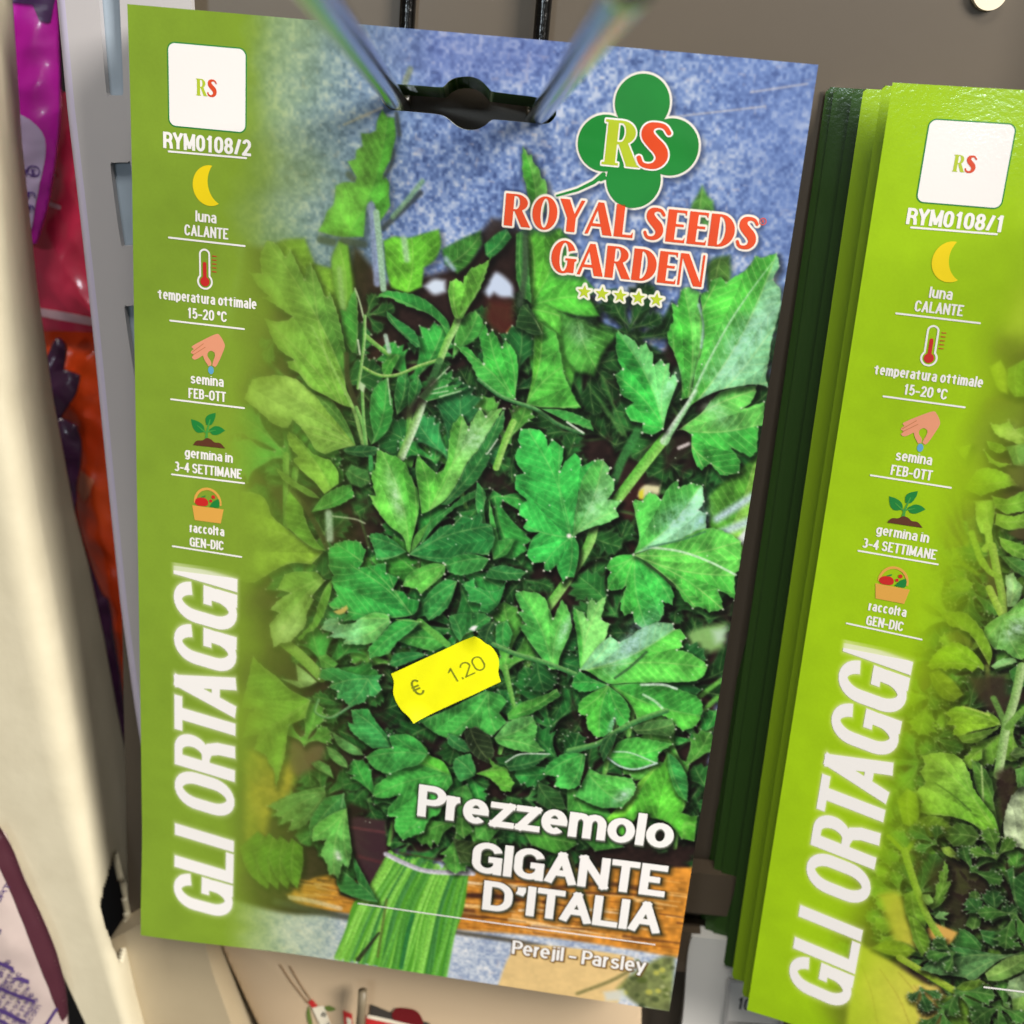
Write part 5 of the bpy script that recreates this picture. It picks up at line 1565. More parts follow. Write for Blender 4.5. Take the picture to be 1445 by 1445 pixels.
def mm_len(x0, y0, x1, y1):
    a, b = A1(x0, y0, x1, y1)
    return float(np.hypot(*(b - a)))


def caption(txt, xc, yc, wpx, cap, t=(.092, .074)):
    c = mid(xc, yc)
    w = mm_len(xc - wpx / 2, yc - wpx * .05, xc + wpx / 2, yc + wpx * .05)
    return lettering(txt, (c[0], c[1] + cap / 2), w, cap, *t, align='c', track=.05, space=.22)


def side_column(parent, warp, code):
    T_ = lambda *a, **k: (caption(*a, **k), 'white', .05, 18)
    # blank white panel where the square code was, with the small monogram
    q = A1(241, 60, 350, 71, 347, 186, 239, 177)
    x0, x1, y0, y1 = q[:, 0].min() + .2, q[:, 0].max() - .2, q[:, 1].min() + .1, q[:, 1].max() - .1
    rr = poly([(x0 + 1, y0 + 1), (x1 - 1, y0 + 1), (x1 - 1, y1 - 1), (x0 + 1, y1 - 1)])
    cx, cy = (x0 + x1) / 2, (y0 + y1) / 2
    print_part('code_panel', parent, [(rr.grow(1.25), 'green', .03, 10), (rr.grow(1.05), 'white', .05, 10),
                                      (brand_text('R', (cx - 1.62, cy + 1.25), 1.55, 2.5, serif=True), 'lime', .07, 20),
                                      (brand_text('S', (cx + .02, cy + 1.3), 1.6, 2.6), 'brick', .08, 20)], warp)
    print_part('code_number', parent, [T_(code, 293, 203, 124, 2.5, t=(.105, .085))], warp)
    print_part('divider_rule', parent, [(stroke(A1(*r), .15), 'white', .05, 18) for r in
                                        ((239, 213.5, 348, 223), (239, 335, 346, 347), (241, 452, 345, 464), (242, 563, 345, 575.5), (243, 669, 345, 681.5), (244, 770.5, 341, 785.5))], warp)
    c = mid(297, 262)
    c2 = mid(322, 258)
    print_part('moon_icon', parent, [(disc(c, 2.85, 3.15) - disc(c2, 3.3, 3.75), 'yellow', .05, 18)], warp)
    print_part('caption_text', parent, [T_('luna', 291.5, 306, 30, 1.75), T_('CALANTE', 292, 327, 62, 1.75),
                                        T_('temperatura ottimale', 293, 421.5, 139, 1.72), T_('15-20 °C', 293, 444, 56, 1.75),
                                        T_('semina', 293, 536, 47, 1.75), T_('FEB-OTT', 293, 557, 53, 1.75),
                                        T_('germina in', 295, 642, 68, 1.75), T_('3-4 SETTIMANE', 294, 663, 95, 1.75),
                                        T_('raccolta', 292.5, 747, 49, 1.75), T_('GEN-DIC', 292, 767, 48, 1.75)], warp)
    a, b = A1(289.5, 359, 290, 397)
    tube = stroke((a, b), .62) + disc(b, 1.0)
    a2 = mid(289.5, 372)
    print_part('thermometer_icon', parent, [(tube.grow(.32) - tube.grow(.02), 'white', .05, 18), (stroke((a2, b), .30) + disc(b, .78), 'red', .05, 18)]
               + [(stroke(A1(300.5, y, 306, y + .6), .07), 'red', .05, 18) for y in (361, 366.5, 372, 377.5, 383)], warp)
    hand = poly(A1(306, 471, 312, 474.6, 317, 483.4, 317.7, 490, 312, 504.5, 307, 514.5, 304, 517.6, 300, 515, 301.5, 509.5, 304, 502, 303.4, 497, 298.4, 494.6, 294, 497.7, 294, 503,
                   298.4, 509.5, 299, 515, 295, 516.4, 289.7, 508, 287, 501, 279.7, 505.8, 274.7, 507, 271, 504, 274.7, 500, 269.7, 497.7, 271, 495, 274, 492.5, 271, 489.6, 273.5, 487, 287, 479.6), 60)
    dr = mid(298.4, 522)
    print_part('hand_icon', parent, [(hand, 'skin', .05, 18), (disc(dr, .48, .68), 'blue', .05, 18),
                                     (stroke(A1(272, 496.5, 288, 484.5), .05), 'skin2', .065, 20), (stroke(A1(273, 500.5, 290.5, 489.5), .05), 'skin2', .065, 20)], warp)
    print_part('sprout_icon', parent, [(poly(A1(*p), 60), 'green', .05, 18) for p in
                                       ((270, 591, 279.6, 594, 287.5, 600, 290, 609, 279.6, 610, 273, 603), (305, 582, 295.5, 584.7, 290.7, 590, 291.5, 599, 298.7, 599, 304, 590),
                                        (295.5, 606, 303.5, 601, 311.4, 602, 318.6, 607, 308, 613, 300, 612.5))]
               + [(stroke(A1(292, 618, 292.5, 609, 297, 592), .26, .1), 'stem', .06, 18), (stroke(A1(291, 610, 279, 600), .14, .06), 'stem', .065, 18), (stroke(A1(293, 609, 305, 606.5), .14, .05), 'stem', .07, 18),
                  (poly(A1(273, 627.6, 278, 621.5, 286, 621, 292.3, 617.6, 298.7, 619.7, 303.5, 623.7, 311.4, 625, 318.6, 632.4), 60), 'earth', .075, 18)], warp)
    hc = mid(293.5, 709)
    ring = (disc(hc, 2.5, 2.75) - disc(hc, 2.05, 2.3)) - poly([(hc[0] - 4, hc[1] + .3), (hc[0] + 4, hc[1] + .3), (hc[0] + 4, hc[1] + 5), (hc[0] - 4, hc[1] + 5)])
    print_part('basket_icon', parent, [(ring, 'straw', .05, 18), (poly(A1(271.5, 712.5, 316, 718.5, 312, 738.5, 275, 733.5)), 'straw', .055, 18),
                                       (poly(A1(275.5, 707.5, 279, 702.5, 288, 702, 293.5, 706, 294, 711.5, 290, 713.8, 279, 712.5), 80), 'red', .065, 18),
                                       (disc(mid(301.5, 701), .36), 'red', .065, 18), (disc(mid(298, 706.5), .28), 'red', .065, 18),
                                       (poly(A1(296, 714.5, 302, 707, 309, 703.5, 310.5, 710, 308.5, 716), 80), 'green', .065, 18),
                                       (stroke(A1(285, 701.5, 290, 699.5), .1), 'green', .07, 18)], warp)
    a, b = A1(336.5, 1040, 336, 805)
    base = A1(329, 1290)[0]
    top = A1(336.5, 803)[0]
    uu = 18.35
    series = lettering('GLI ORTAGGI', (uu, 165.3), 72.2, 11.75, .106, .064, angle=90, track=.045, space=.34, slant=.17)
    print_part('series_title', parent, [(series, 'white', .05, 10)], warp)
    return series


def star(c, r, r2=.42):
    return poly([(c[0] + (r if k % 2 == 0 else r * r2) * math.sin(k * math.pi / 5), c[1] - (r if k % 2 == 0 else r * r2) * math.cos(k * math.pi / 5)) for k in range(10)])


def ink(canvas, shape, col, alpha=1.0, grow=0.0, soft=.08, shift=(0, 0)):
    """print a soft-edged shape into the painted ground"""
    g = grow + soft + .4
    u0, v0, u1, v1 = shape.box
    b = canvas.box(np.array([(u0 + shift[0] - g, v0 + shift[1] - g), (u1 + shift[0] + g, v1 + shift[1] + g)]) * S, 2)
    if b is None:
        return
    sd = shape.f(canvas.xx[b].astype(float) / S - shift[0], canvas.yy[b].astype(float) / S - shift[1])
    canvas.put(b, ((1 - sstep(-soft, soft, sd - grow)) * alpha).astype(np.float32), np.array(col, np.float32) / 255)


# ------------------------------------------------------------ the front packet
art1 = paint_front()
front = thing('seed_packet', 'front parsley seed packet with a yellow price sticker, hanging from the twin wire hook', 'seed packet', packet_matrix(R1, T1))
series = side_column(front, warp1, 'RYM0108/2')
ink(art1, series, (238, 244, 215), .55, .12, .75)
ink(art1, series, (244, 246, 232), .6, .05, .25)

cen = [mid(*p) for p in ((906.6, 145), (854, 202), (947, 207.5), (894, 254))]
leafshape = disc(cen[0], 4.1) + disc(cen[1], 4.15) + disc(cen[2], 4.15) + disc(cen[3], 4.15) + disc(mid(900, 200), 4.0)
stalk = stroke(A1(852, 246, 838, 257, 815, 268, 786, 276), .34, .16)
stalk = stalk + poly(A1(850, 243, 858, 252, 848, 256, 840, 252))
logo = leafshape + stalk
for sh, g in ((logo, .34),):
    ink(art1, sh, (20, 30, 60), .55, g + .2, .7, (.35, .5))
    ink(art1, sh, (240, 236, 228), 1, g, .07)
b0, b1 = A1(710.5, 320, 1066, 351)
c0 = mid(714, 277)
royal = brand_text('ROYAL SEEDS', (b0[0], (b0[1] + b1[1]) / 2), b1[0] - b0[0], 4.9, track=.075)
g0, g1 = A1(776, 385, 990, 403)
garden = brand_text('GARDEN', (g0[0], (g0[1] + g1[1]) / 2), g1[0] - g0[0], 4.9, track=.07)
for sh in (royal, garden):
    ink(art1, sh, (30, 40, 60), .5, .6, .6, (.2, .3))
    ink(art1, sh, (246, 236, 224), 1, .34, .08)
stars = [star(mid(*p), 1.12) for p in ((824.6, 412), (849.6, 414.6), (875.2, 417.2), (900.8, 420), (926.4, 423))]
for sh in stars:
    ink(art1, sh, (40, 50, 50), .4, .5, .5, (.2, .3))
    ink(art1, sh, (240, 238, 222), 1, .36, .08)
names = [lettering('Prezzemolo', mid(589.5, 1148), mm_len(589.5, 1148, 950, 1183), 6.75, .118, .092, track=.035),
         lettering('GIGANTE', mid(665.5, 1227), mm_len(665.5, 1227, 939, 1247), 6.8, .116, .092, track=.05),
         lettering('D’ITALIA', mid(680.5, 1281), mm_len(680.5, 1281, 931, 1308), 6.65, .116, .092, track=.045)]
for sh in names:
    ink(art1, sh, (18, 26, 18), .55, .5, .55, (.25, .35))
    ink(art1, sh, (24, 30, 22), .85, .22, .22, (.12, .25))
    ink(art1, sh, (120, 124, 112), .9, .06, .10, (.05, .32))
foreign = lettering('Perejil - Parsley', mid(722, 1345), mm_len(722, 1345, 911, 1366), 3.2, .088, .07, track=.07)
ink(art1, foreign, (96, 66, 26), .85, .2, .25, (.1, .16))
rule = stroke(A1(506, 1273.5, 924, 1333), .12)
panel = front_panel(art1, front, warp1)
back_panel(front, warp1)
edge_strip(front, warp1)

em = print_part('logo_emblem', front, [(logo, 'logo', .05, 12)], warp1)
print_part('monogram_letter', em, [(brand_text('R', mid(852.5, 232), 4.9, 6.6, serif=True).grow(.22), 'white', .07, 14), (brand_text('R', mid(852.5, 232), 4.9, 6.6, serif=True), 'lime', .09, 14)], warp1)
print_part('monogram_letter', em, [(brand_text('S', mid(896.5, 236.5), 4.9, 6.8).grow(.24), 'white', .11, 14), (brand_text('S', mid(896.5, 236.5), 4.9, 6.8), 'brick', .13, 14)], warp1)
rc = mid(1076.5, 312.5)
print_part('brand_lettering', front, [(royal, 'brick', .05, 14), (garden, 'brick', .05, 14), (disc(rc, .55) - disc(rc, .42), 'brick', .05, 20),
                                      (lettering('R', (rc[0], rc[1] + .25), .34, .5, .09, .09, align='c'), 'brick', .05, 30)], warp1)
print_part('rating_stars', front, [(s_, 'lime', .05, 14) for s_ in stars], warp1)
print_part('product_name', front, [(n_, 'white', .05, 14) for n_ in names], warp1)
print_part('translated_name', front, [(foreign, 'white', .05, 18), (rule, 'white', .05, 14)], warp1)

# yellow price sticker, glued to the packet
sk = poly(A1(553, 948.5, 612, 921.5, 671, 894, 679, 899, 686, 905.6, 694, 910.5, 700, 918, 704, 926, 705, 936, 704, 947, 707.6, 959.6, 647, 987.5, 586, 1015, 578, 1006.6, 568, 999, 561.5, 990, 557.5, 981, 556, 973.5, 557, 959.6), 40)
tipc, tipl = mid(586, 1015), mid(671, 894)


def curl(u, v):
    """the label lifts a little at two corners"""
    return .14 + .9 * np.clip(1 - np.hypot(u - tipc[0], v - tipc[1]) / 4.5, 0, 1) ** 2 + .6 * np.clip(1 - np.hypot(u - tipl[0], v - tipl[1]) / 4.0, 0, 1) ** 2 + .04 * np.sin(u * 1.3 + v * .6)


stk = print_part('price_sticker', front, [(sk, 'sticker', curl, 10)], warp1)
d0, d1 = A1(592, 967, 660, 940)
ang = math.degrees(math.atan2(-(d1[1] - d0[1]), d1[0] - d0[0])) + 3
p1_, p2_ = mid(640.5, 962), mid(590, 984)
pw = mm_len(640.5, 962, 690, 940)
print_part('price_print', stk, [(lettering('1.20', p1_, pw * .98, 2.85, .055, .045, angle=ang, track=.10), 'stamp', lambda u, v: curl(u, v) + .03, 20),
                                (lettering('€', mid(592, 967) + np.array((.62, 1.42)), 2.1, 3.2, .066, .055, angle=ang, align='c'), 'stamp', lambda u, v: curl(u, v) + .03, 20)], warp1)

# ------------------------------------------------------- the neighbouring packet
art2 = paint_second()
second = thing('seed_packet', 'bright lime seed packet with a blank white code panel, foremost of the fanned stack', 'seed packet', packet_matrix(R2, T2))
series2 = side_column(second, warp2, 'RYM0108/1')
ink(art2, series2, (248, 250, 225), .55, .12, .75)
ink(art2, series2, (250, 250, 236), .6, .05, .25)
front_panel(art2, second, warp2)
back_panel(second, warp2)
edge_strip(second, warp2)
print_part('lower_rule', second, [(stroke(A2(1389, 1393, 1480, 1404), .16), 'white', .05, 12)], warp2)

# --------------------------------------------- packets waiting behind, on both hooks
HOOK = np.array((-0.14029, 0.08099, 0.98679))          # direction of the hook wires, into the wall


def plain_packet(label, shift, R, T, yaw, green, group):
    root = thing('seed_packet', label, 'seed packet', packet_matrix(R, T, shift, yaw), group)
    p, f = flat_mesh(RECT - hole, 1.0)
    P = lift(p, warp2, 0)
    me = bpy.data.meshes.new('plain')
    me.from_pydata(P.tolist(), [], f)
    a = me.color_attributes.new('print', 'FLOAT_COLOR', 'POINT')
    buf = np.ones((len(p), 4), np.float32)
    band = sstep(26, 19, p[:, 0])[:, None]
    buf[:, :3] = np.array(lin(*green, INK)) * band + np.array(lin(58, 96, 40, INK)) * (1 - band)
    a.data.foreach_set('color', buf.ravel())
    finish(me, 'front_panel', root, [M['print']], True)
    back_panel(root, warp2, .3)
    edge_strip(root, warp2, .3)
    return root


def copy_packet(src, label, mtx, group):
    r = src.copy()
    COL.objects.link(r)
    r.matrix_world = mtx
    r['label'] = label
    r['group'] = group
    for ch in src.children:
        c = ch.copy()
        COL.objects.link(c)
        c.parent = r
    return r


GRP = 'lime seed packets fanned behind the neighbouring front packet'
fan = [(4.6, 'lime seed packet directly behind the foremost packet of the fanned stack'),
       (9.6, 'lime seed packet third from the front of the fanned stack'),
       (13.6, 'lime seed packet fourth from the front of the fanned stack, shade painted in')]
proto = plain_packet(fan[0][1], HOOK * fan[0][0], R2, T2, .004, (160, 200, 26), GRP)
for dist, lab in fan[1:2]:
    copy_packet(proto, lab, packet_matrix(R2, T2, HOOK * dist + np.array((-.11 * dist, 0, 0)), random.uniform(-.02, .02)) @ Matrix.Rotation(random.uniform(-.003, .004), 4, 'Y'), GRP)
deep = plain_packet('seed packet edge darkened for shade, deep in the rear of the fanned stack', HOOK * 16.2 + np.array((-4.2, 0, 0)), R2, T2, .003, (46, 80, 22), 'shaded seed packets at the rear of the fanned stack')  # print green darkened to stand in for shade at the rear
copy_packet(deep, fan[2][1], packet_matrix(R2, T2, HOOK * fan[2][0] + np.array((-1.9, 0, 0)), -.006), GRP)  # fourth packet takes the darkened print as its shade
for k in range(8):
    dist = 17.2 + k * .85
    copy_packet(deep, 'seed packet edge darkened for shade, deep in the rear of the fanned stack',
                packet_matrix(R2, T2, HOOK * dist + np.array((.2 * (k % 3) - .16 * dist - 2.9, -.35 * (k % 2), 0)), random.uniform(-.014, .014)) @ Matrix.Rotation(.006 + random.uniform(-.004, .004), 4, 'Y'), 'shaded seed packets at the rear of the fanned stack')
for k in range(10):
    copy_packet(proto, 'seed packet hidden behind the front one, showing as a dark rim in its hanging hole',
                packet_matrix(R1, T1, HOOK * (1.8 + 1.85 * k), random.uniform(-.004, .004)), 'seed packets behind the front packet')
# ------------------------------------------------------------------ the hooks
KI = np.array([[1 / FPX, 0, -722.5 / FPX], [0, 1 / FPX, -722.5 / FPX], [0, 0, 1]])


def at(px, py, z):
    """photo pixel -> point (mm) on the plane z of the packet frame"""
    d = R1.T @ (KI @ np.array((px, py, 1.0)))
    k = (z - CAM_MM[2]) / d[2]
    return CAM_MM + d * k


def tube(pts, r, name, parent, m_, seg=14, caps=True):
    """round wire along points (mm)"""
    p = np.asarray(pts, float)
    V, F = [], []
    n = len(p)
    up = np.array((0.31, 0.2, .93))
    for i in range(n):
        t = p[min(i + 1, n - 1)] - p[max(i - 1, 0)]
        t = t / np.linalg.norm(t)
        a = np.cross(t, up)
        a = a / np.linalg.norm(a)
        b = np.cross(t, a)
        for k in range(seg):
            an = 2 * math.pi * k / seg
            V.append(W(p[i] + r * (a * math.cos(an) + b * math.sin(an))).tolist())
    for i in range(n - 1):
        for k in range(seg):
            F.append((i * seg + k, i * seg + (k + 1) % seg, (i + 1) * seg + (k + 1) % seg, (i + 1) * seg + k))
    if caps:
        F.append(tuple(range(seg))[::-1])
        F.append(tuple((n - 1) * seg + k for k in range(seg)))
    me = bpy.data.meshes.new(name)
    me.from_pydata(V, [], F)
    o = finish(me, name, parent, [m_], True)
    if parent is not None:
        o.matrix_parent_inverse = parent.matrix_world.inverted()
    return o


def hook(label, a, b, reach):
    """twin-wire display hook: two prongs running out from the wall, bent up at the back"""
    o = thing('display_hook', label, 'hook', Matrix.Translation(W((a + b) / 2 + HOOK * 21)))
    bpy.context.view_layer.update()
    for q in (a, b):
        pts = [q - HOOK * reach + HOOK * (reach + 18.0) * t for t in np.linspace(0, 1, 24)]
        e = pts[-1]
        for k in range(1, 9):
            an = k / 8 * math.pi / 2
            pts.append(e + HOOK * 2.6 * math.sin(an) + np.array((0, -2.6 * (1 - math.cos(an)), 0)))
        e = pts[-1]
        tube(pts, 1.55, 'prong', o, M['chrome'])
        tube([e + np.array((0, .4 - 4.0 * k, 0)) for k in range(16)], 1.33, 'riser', o, M['wire_reflect_dark'])
    tube([a + HOOK * 20.6 + np.array((0, -58, 0)), b + HOOK * 20.6 + np.array((0, -58, 0))], 1.35, 'crossbar', o, M['wire_reflect_dark'])
    return o


HL, HR = at(557, 140, 0), at(762, 160, 0)
hook('twin galvanised wire hook running through the hole of the front packet', HL, HR, 112)
RR, TT = R1.T @ R2, R1.T @ (T2 - T1)
hl, hr = (RR @ np.array((u_, 14.5, 0)) + TT for u_ in (41.0, 62.0))
hook('twin wire hook carrying the fanned lime packets, beyond the picture edge', hl, hr, 40)

# ------------------------------------------------------------------ flat plates
def plate(shape, res, zf, name, m_, parent=None, thick=1.5, to3=None, run=3):
    """thick plate from a flat shape; to3 maps flat mm + depth to packet-frame mm"""
    p, f = flat_mesh(shape, res, run=run)
    n = len(p)
    fr = np.array([to3(q[0], q[1], 0.0) for q in p])
    bk = np.array([to3(q[0], q[1], thick) for q in p])
    edges = {}
    for q in f:
        for i in range(len(q)):
            e = (q[i], q[(i + 1) % len(q)])
            edges[e] = edges.get(e, 0) + 1
    F = [tuple(q) for q in f] + [tuple(i + n for i in q[::-1]) for q in f]
    for a, b in edges:
        if (b, a) not in edges:
            F.append((b, a, a + n, b + n))
    me = bpy.data.meshes.new(name)
    me.from_pydata(W(np.vstack([fr, bk])).tolist(), [], F)
    o = finish(me, name, parent, [m_])
    if parent is not None:
        o.matrix_parent_inverse = parent.matrix_world.inverted()
    return o


def flat_on(z):
    return lambda u, v, d: np.array((u, v, z + d))


def px2(z, *px):
    p = np.array(px, float).reshape(-1, 2)
    return np.array([at(x, y, z)[:2] for x, y in p])


# back wall of the bay, square to the hooks
WN = np.array((-0.07, 0.0, 0.9975))
W0 = (HL + HR) / 2 + WN * 22.6
WX = np.cross(np.array((0, 1.0, 0)), WN)
WX /= np.linalg.norm(WX)
WY = np.cross(WN, WX)


def on_wall(px, py, off=0.0):
    d = R1.T @ (KI @ np.array((px, py, 1.0)))
    k = ((W0 - CAM_MM) @ WN + off) / (d @ WN)
    q = CAM_MM + d * k - W0
    return np.array((q @ WX, q @ WY))


def wall3(off):
    return lambda u, v, d: W0 + WX * u + WY * v + WN * (off + d)


wx0 = on_wall(165, 500)[0]
wall = plate(poly([(wx0, -260), (420, -260), (420, 420), (wx0, 420)]), .1, 0, 'back_wall', M['wall'], None, 4, wall3(0))
structure(wall)
cap = plate(disc(on_wall(1394, -10), 2.75), 6, 0, 'wall_cap', mat('cream_cap', lin(226, 212, 186), rough=.4), None, 1.2, wall3(-1.3))
tag(cap, 'small round cream cap on the taupe wall above the lime packets', 'cap')
for k, (y0, y1) in enumerate(((1206, 1262), (1290, 1345))):
    a = on_wall(985, y0)
    b = on_wall(985, y1)
    ra = plate(poly([(on_wall(900, y0)[0], a[1]), (170, a[1]), (170, b[1]), (on_wall(900, y0)[0], b[1])]), .6, 0, 'shelf_rail',
               mat('rail_taupe', lin(84, 72, 58), rough=.5), None, 5, wall3(-6.5))
    tag(ra, ('upper' if k == 0 else 'lower') + ' dark taupe horizontal rail on the wall under the seed packets', 'rail', 'taupe rails across the wall')

# near-black sheets stand in for the shade deep in the left bay
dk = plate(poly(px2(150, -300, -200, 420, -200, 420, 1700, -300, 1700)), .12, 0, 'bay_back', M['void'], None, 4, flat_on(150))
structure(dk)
dk2 = plate(poly(px2(62, 130, 1180, 460, 1180, 460, 1600, 130, 1600)), .2, 0, 'lower_shade', M['void'], None, 3, flat_on(62))
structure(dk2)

# pale slotted upright behind the packet's left edge
up_l = np.array([(70, -40), (88, 150), (106, 300), (126, 480), (146, 680), (165, 860), (186, 1010), (208, 1140), (226, 1230)], float)
SU = 14.0
post = thing('slotted_upright', 'pale grey slotted steel upright behind the left edge of the front packet', 'upright', Matrix.Translation(W(at(220, 1200, SU))))
bpy.context.view_layer.update()
ul = px2(SU, *up_l.ravel())
outline = np.vstack([ul + (2.2, 0), (ul + (24, 0))[::-1]])
face = poly(outline)
slots = [poly(px2(SU, *p), 60) for p in ((136, -40, 139, -40, 163, -40, 167, -30, 174, 128, 171, 134, 154, 134, 150, 128),
                                          (156, 236, 160, 230, 181, 229, 185, 236, 194, 338, 191, 346, 174, 347, 170, 340),
                                          (176, 438, 180, 432, 203, 431, 208, 438, 216, 524, 212, 532, 194, 533, 189, 526),
                                          (196, 640, 200, 634, 223, 633, 228, 640, 236, 724, 232, 732, 214, 733, 209, 726))]
sl = slots[0]
for q in slots[1:]:
    sl = sl + q
plate(face - sl, 2.5, SU, 'face_plate', M['grey'], post, 1.4, flat_on(SU))
plate(poly(np.vstack([ul + (5, 0), (ul + (22, 0))[::-1]])), .8, SU, 'slot_backing', M['slotblue'], post, 1.0, flat_on(SU + 1.6))
rows = []
for t in np.linspace(0, 1, 40):
    i = t * (len(ul) - 1)
    k = min(int(i), len(ul) - 2)
    c = ul[k] + (ul[k + 1] - ul[k]) * (i - k)
    rows.append([(c[0] + 2.2 - 2.2 * math.sin(a), c[1], SU + 2.2 - 2.2 * math.cos(a)) for a in np.linspace(0, math.pi / 2, 8)] + [(c[0], c[1], SU + 14)])
V = W(np.array(rows).reshape(-1, 3)).tolist()
k = len(rows[0])
me = bpy.data.meshes.new('flange')
me.from_pydata(V, [], [(i * k + j, i * k + j + 1, (i + 1) * k + j + 1, (i + 1) * k + j) for i in range(len(rows) - 1) for j in range(k - 1)])
fl = finish(me, 'side_flange', post, [mat('lilac_steel', lin(186, 180, 205), rough=.3)], True)
fl.matrix_parent_inverse = post.matrix_world.inverted()

# cream upright in the foreground, folded, with a lozenge slot in the fold
ys = np.array([-60, 0, 200, 400, 560, 720, 800, 900, 1000, 1100, 1200, 1300, 1400, 1500, 1600], float)
sil = np.array([14, 18, 31, 52, 75, 105, 126, 147, 165, 185, 206, 228, 252, 280, 310], float)
fol = np.array([-34, -28, -12, 4, 16, 40, 54, 74, 94, 114, 134, 156, 178, 204, 236], float)
lef = np.array([-330, -310, -250, -190, -160, -120, -106, -80, -60, -38, 6, 52, 99, 146, 192], float)
ZF = 4.0
cream = thing('cream_upright', 'cream painted steel upright with a dark lozenge slot at its folded corner', 'upright', Matrix.Translation(W(at(170, 1500, ZF))))
bpy.context.view_layer.update()
slot_px = np.array([(164, 1199), (172, 1230), (180, 1262), (183.5, 1295), (181, 1330), (171, 1362), (158, 1332), (146, 1300), (141.5, 1278), (146, 1256), (155, 1225)], float)
nr, nc = 330, 90
V = np.zeros((nr, nc, 3))
pxs = np.zeros((nr, nc, 2))
for i, y in enumerate(np.linspace(-60, 1600, nr)):
    L_, F_, S_ = at(np.interp(y, ys, lef), y, ZF), at(np.interp(y, ys, fol), y, ZF), at(np.interp(y, ys, sil), y, ZF + 36)
    F0, F1 = F_ + (L_ - F_) * .30, F_ + (S_ - F_) * .22
    for j in range(nc):
        t = j / (nc - 1)
        if t < .35:
            q = L_ + (F0 - L_) * t / .35
        elif t < .7:
            s_ = (t - .35) / .35
            q = F0 * (1 - s_) ** 2 + 2 * F_ * s_ * (1 - s_) + F1 * s_ * s_
        else:
            q = F1 + (S_ - F1) * (t - .7) / .3
        V[i, j] = q
    c = (V[i] - CAM_MM) @ R1.T
    pxs[i] = np.stack([FPX * c[:, 0] / c[:, 2] + 722.5, FPX * c[:, 1] / c[:, 2] + 722.5], -1)
idx = np.arange(nr * nc).reshape(nr, nc)
sd = poly_sd(pxs[..., 0], pxs[..., 1], [slot_px])
quads = np.stack([idx[:-1, :-1], idx[1:, :-1], idx[1:, 1:], idx[:-1, 1:]], -1).reshape(-1, 4)
s4 = (sd[:-1, :-1] + sd[1:, :-1] + sd[1:, 1:] + sd[:-1, 1:]).ravel() / 4
me = quick_mesh(W(V.reshape(-1, 3)), quads[s4 > 0])
fp = finish(me, 'folded_plate', cream, [M['cream']], True)
fp.matrix_parent_inverse = cream.matrix_world.inverted()
so = fp.modifiers.new('thickness', 'SOLIDIFY')
so.thickness = .0012
so.offset = -1

ledge = plate(poly(px2(10, 150, 1330, 205, 1300, 240, 1306, 288, 1326, 300, 1372, 335, 1470, 380, 1600, 120, 1600)), 1.0, 0, 'shelf_edge', mat('shelf_cream_shade', lin(186, 170, 140, .85), rough=.5, noise=.3, nscale=60, col2=lin(164, 148, 120, .85)), None, 10, flat_on(10))  # cream darkened to carry the front packet's shadow
tag(ledge, 'cream shelf edge under the lower left corner of the front packet', 'shelf')


# ------------------------------------------------------------------ bags
def bag(name, label, z, outline, m_, bulge, wr, seed, res=1.6, scale=10.0, group=None):
    """crinkled plastic bag: a puffed front with creases and a flat back"""
    root = thing(name, label, 'bag', Matrix.Translation(W(at(*np.array(outline, float).reshape(-1, 2).max(0), z))), group)
    bpy.context.view_layer.update()
    sh = poly(px2(z, *outline), 60)
    r = np.random.default_rng(seed)
    waves = [(r.normal(0, 1, 2) / scale, r.uniform(0, 6.28), r.uniform(.4, 1)) for _ in range(9)]
    ridge = [(r.normal(0, 1, 2) / (scale * .6), r.uniform(0, 6.28)) for _ in range(5)]

    def depth(u, v):
        s_ = float(sh.f(np.array([u]), np.array([v]))[0])
        k = 1 - math.exp(min(0, s_) / 6.0)
        w_ = sum(a * math.sin(6.28 * (u * q[0] + v * q[1]) + ph) for q, ph, a in waves) / 4
        w_ += sum(1 - abs(math.sin(3.14 * (u * q[0] + v * q[1]) + ph)) for q, ph in ridge) / 5
        return -bulge * k - wr * w_ * (.4 + .6 * k)

    def to3(u, v, d):
        return np.array((u, v, z + (depth(u, v) if d == 0 else 1.0)))
    o = plate(sh, res, z, 'bag_film', m_, root, 1.0, to3, run=1)
    o.data.polygons.foreach_set('use_smooth', [True] * len(o.data.polygons))
    root['_d'] = 0
    del root['_d']
    return root, depth


def decal(name, root, depth, z, shapes, proud=.25):
    """print on a bag, following its creases"""
    V, F, MI, mats, n = [], [], [], [], 0
    for k, (sh, m_, res) in enumerate(shapes):
        p, f = flat_mesh(sh, res, run=2)
        if not len(f):
            continue
        if m_ not in mats:
            mats.append(m_)
        V += [(u, v, z + depth(u, v) - proud - .04 * k) for u, v in p]
        F += [tuple(a + n for a in q) for q in f]
        MI += [mats.index(m_)] * len(f)
        n += len(p)
    me = bpy.data.meshes.new(name)
    me.from_pydata(W(np.array(V)).tolist(), [], F)
    me.polygons.foreach_set('material_index', MI)
    o = finish(me, name, root, mats, True)
    o.matrix_parent_inverse = root.matrix_world.inverted()
    return o


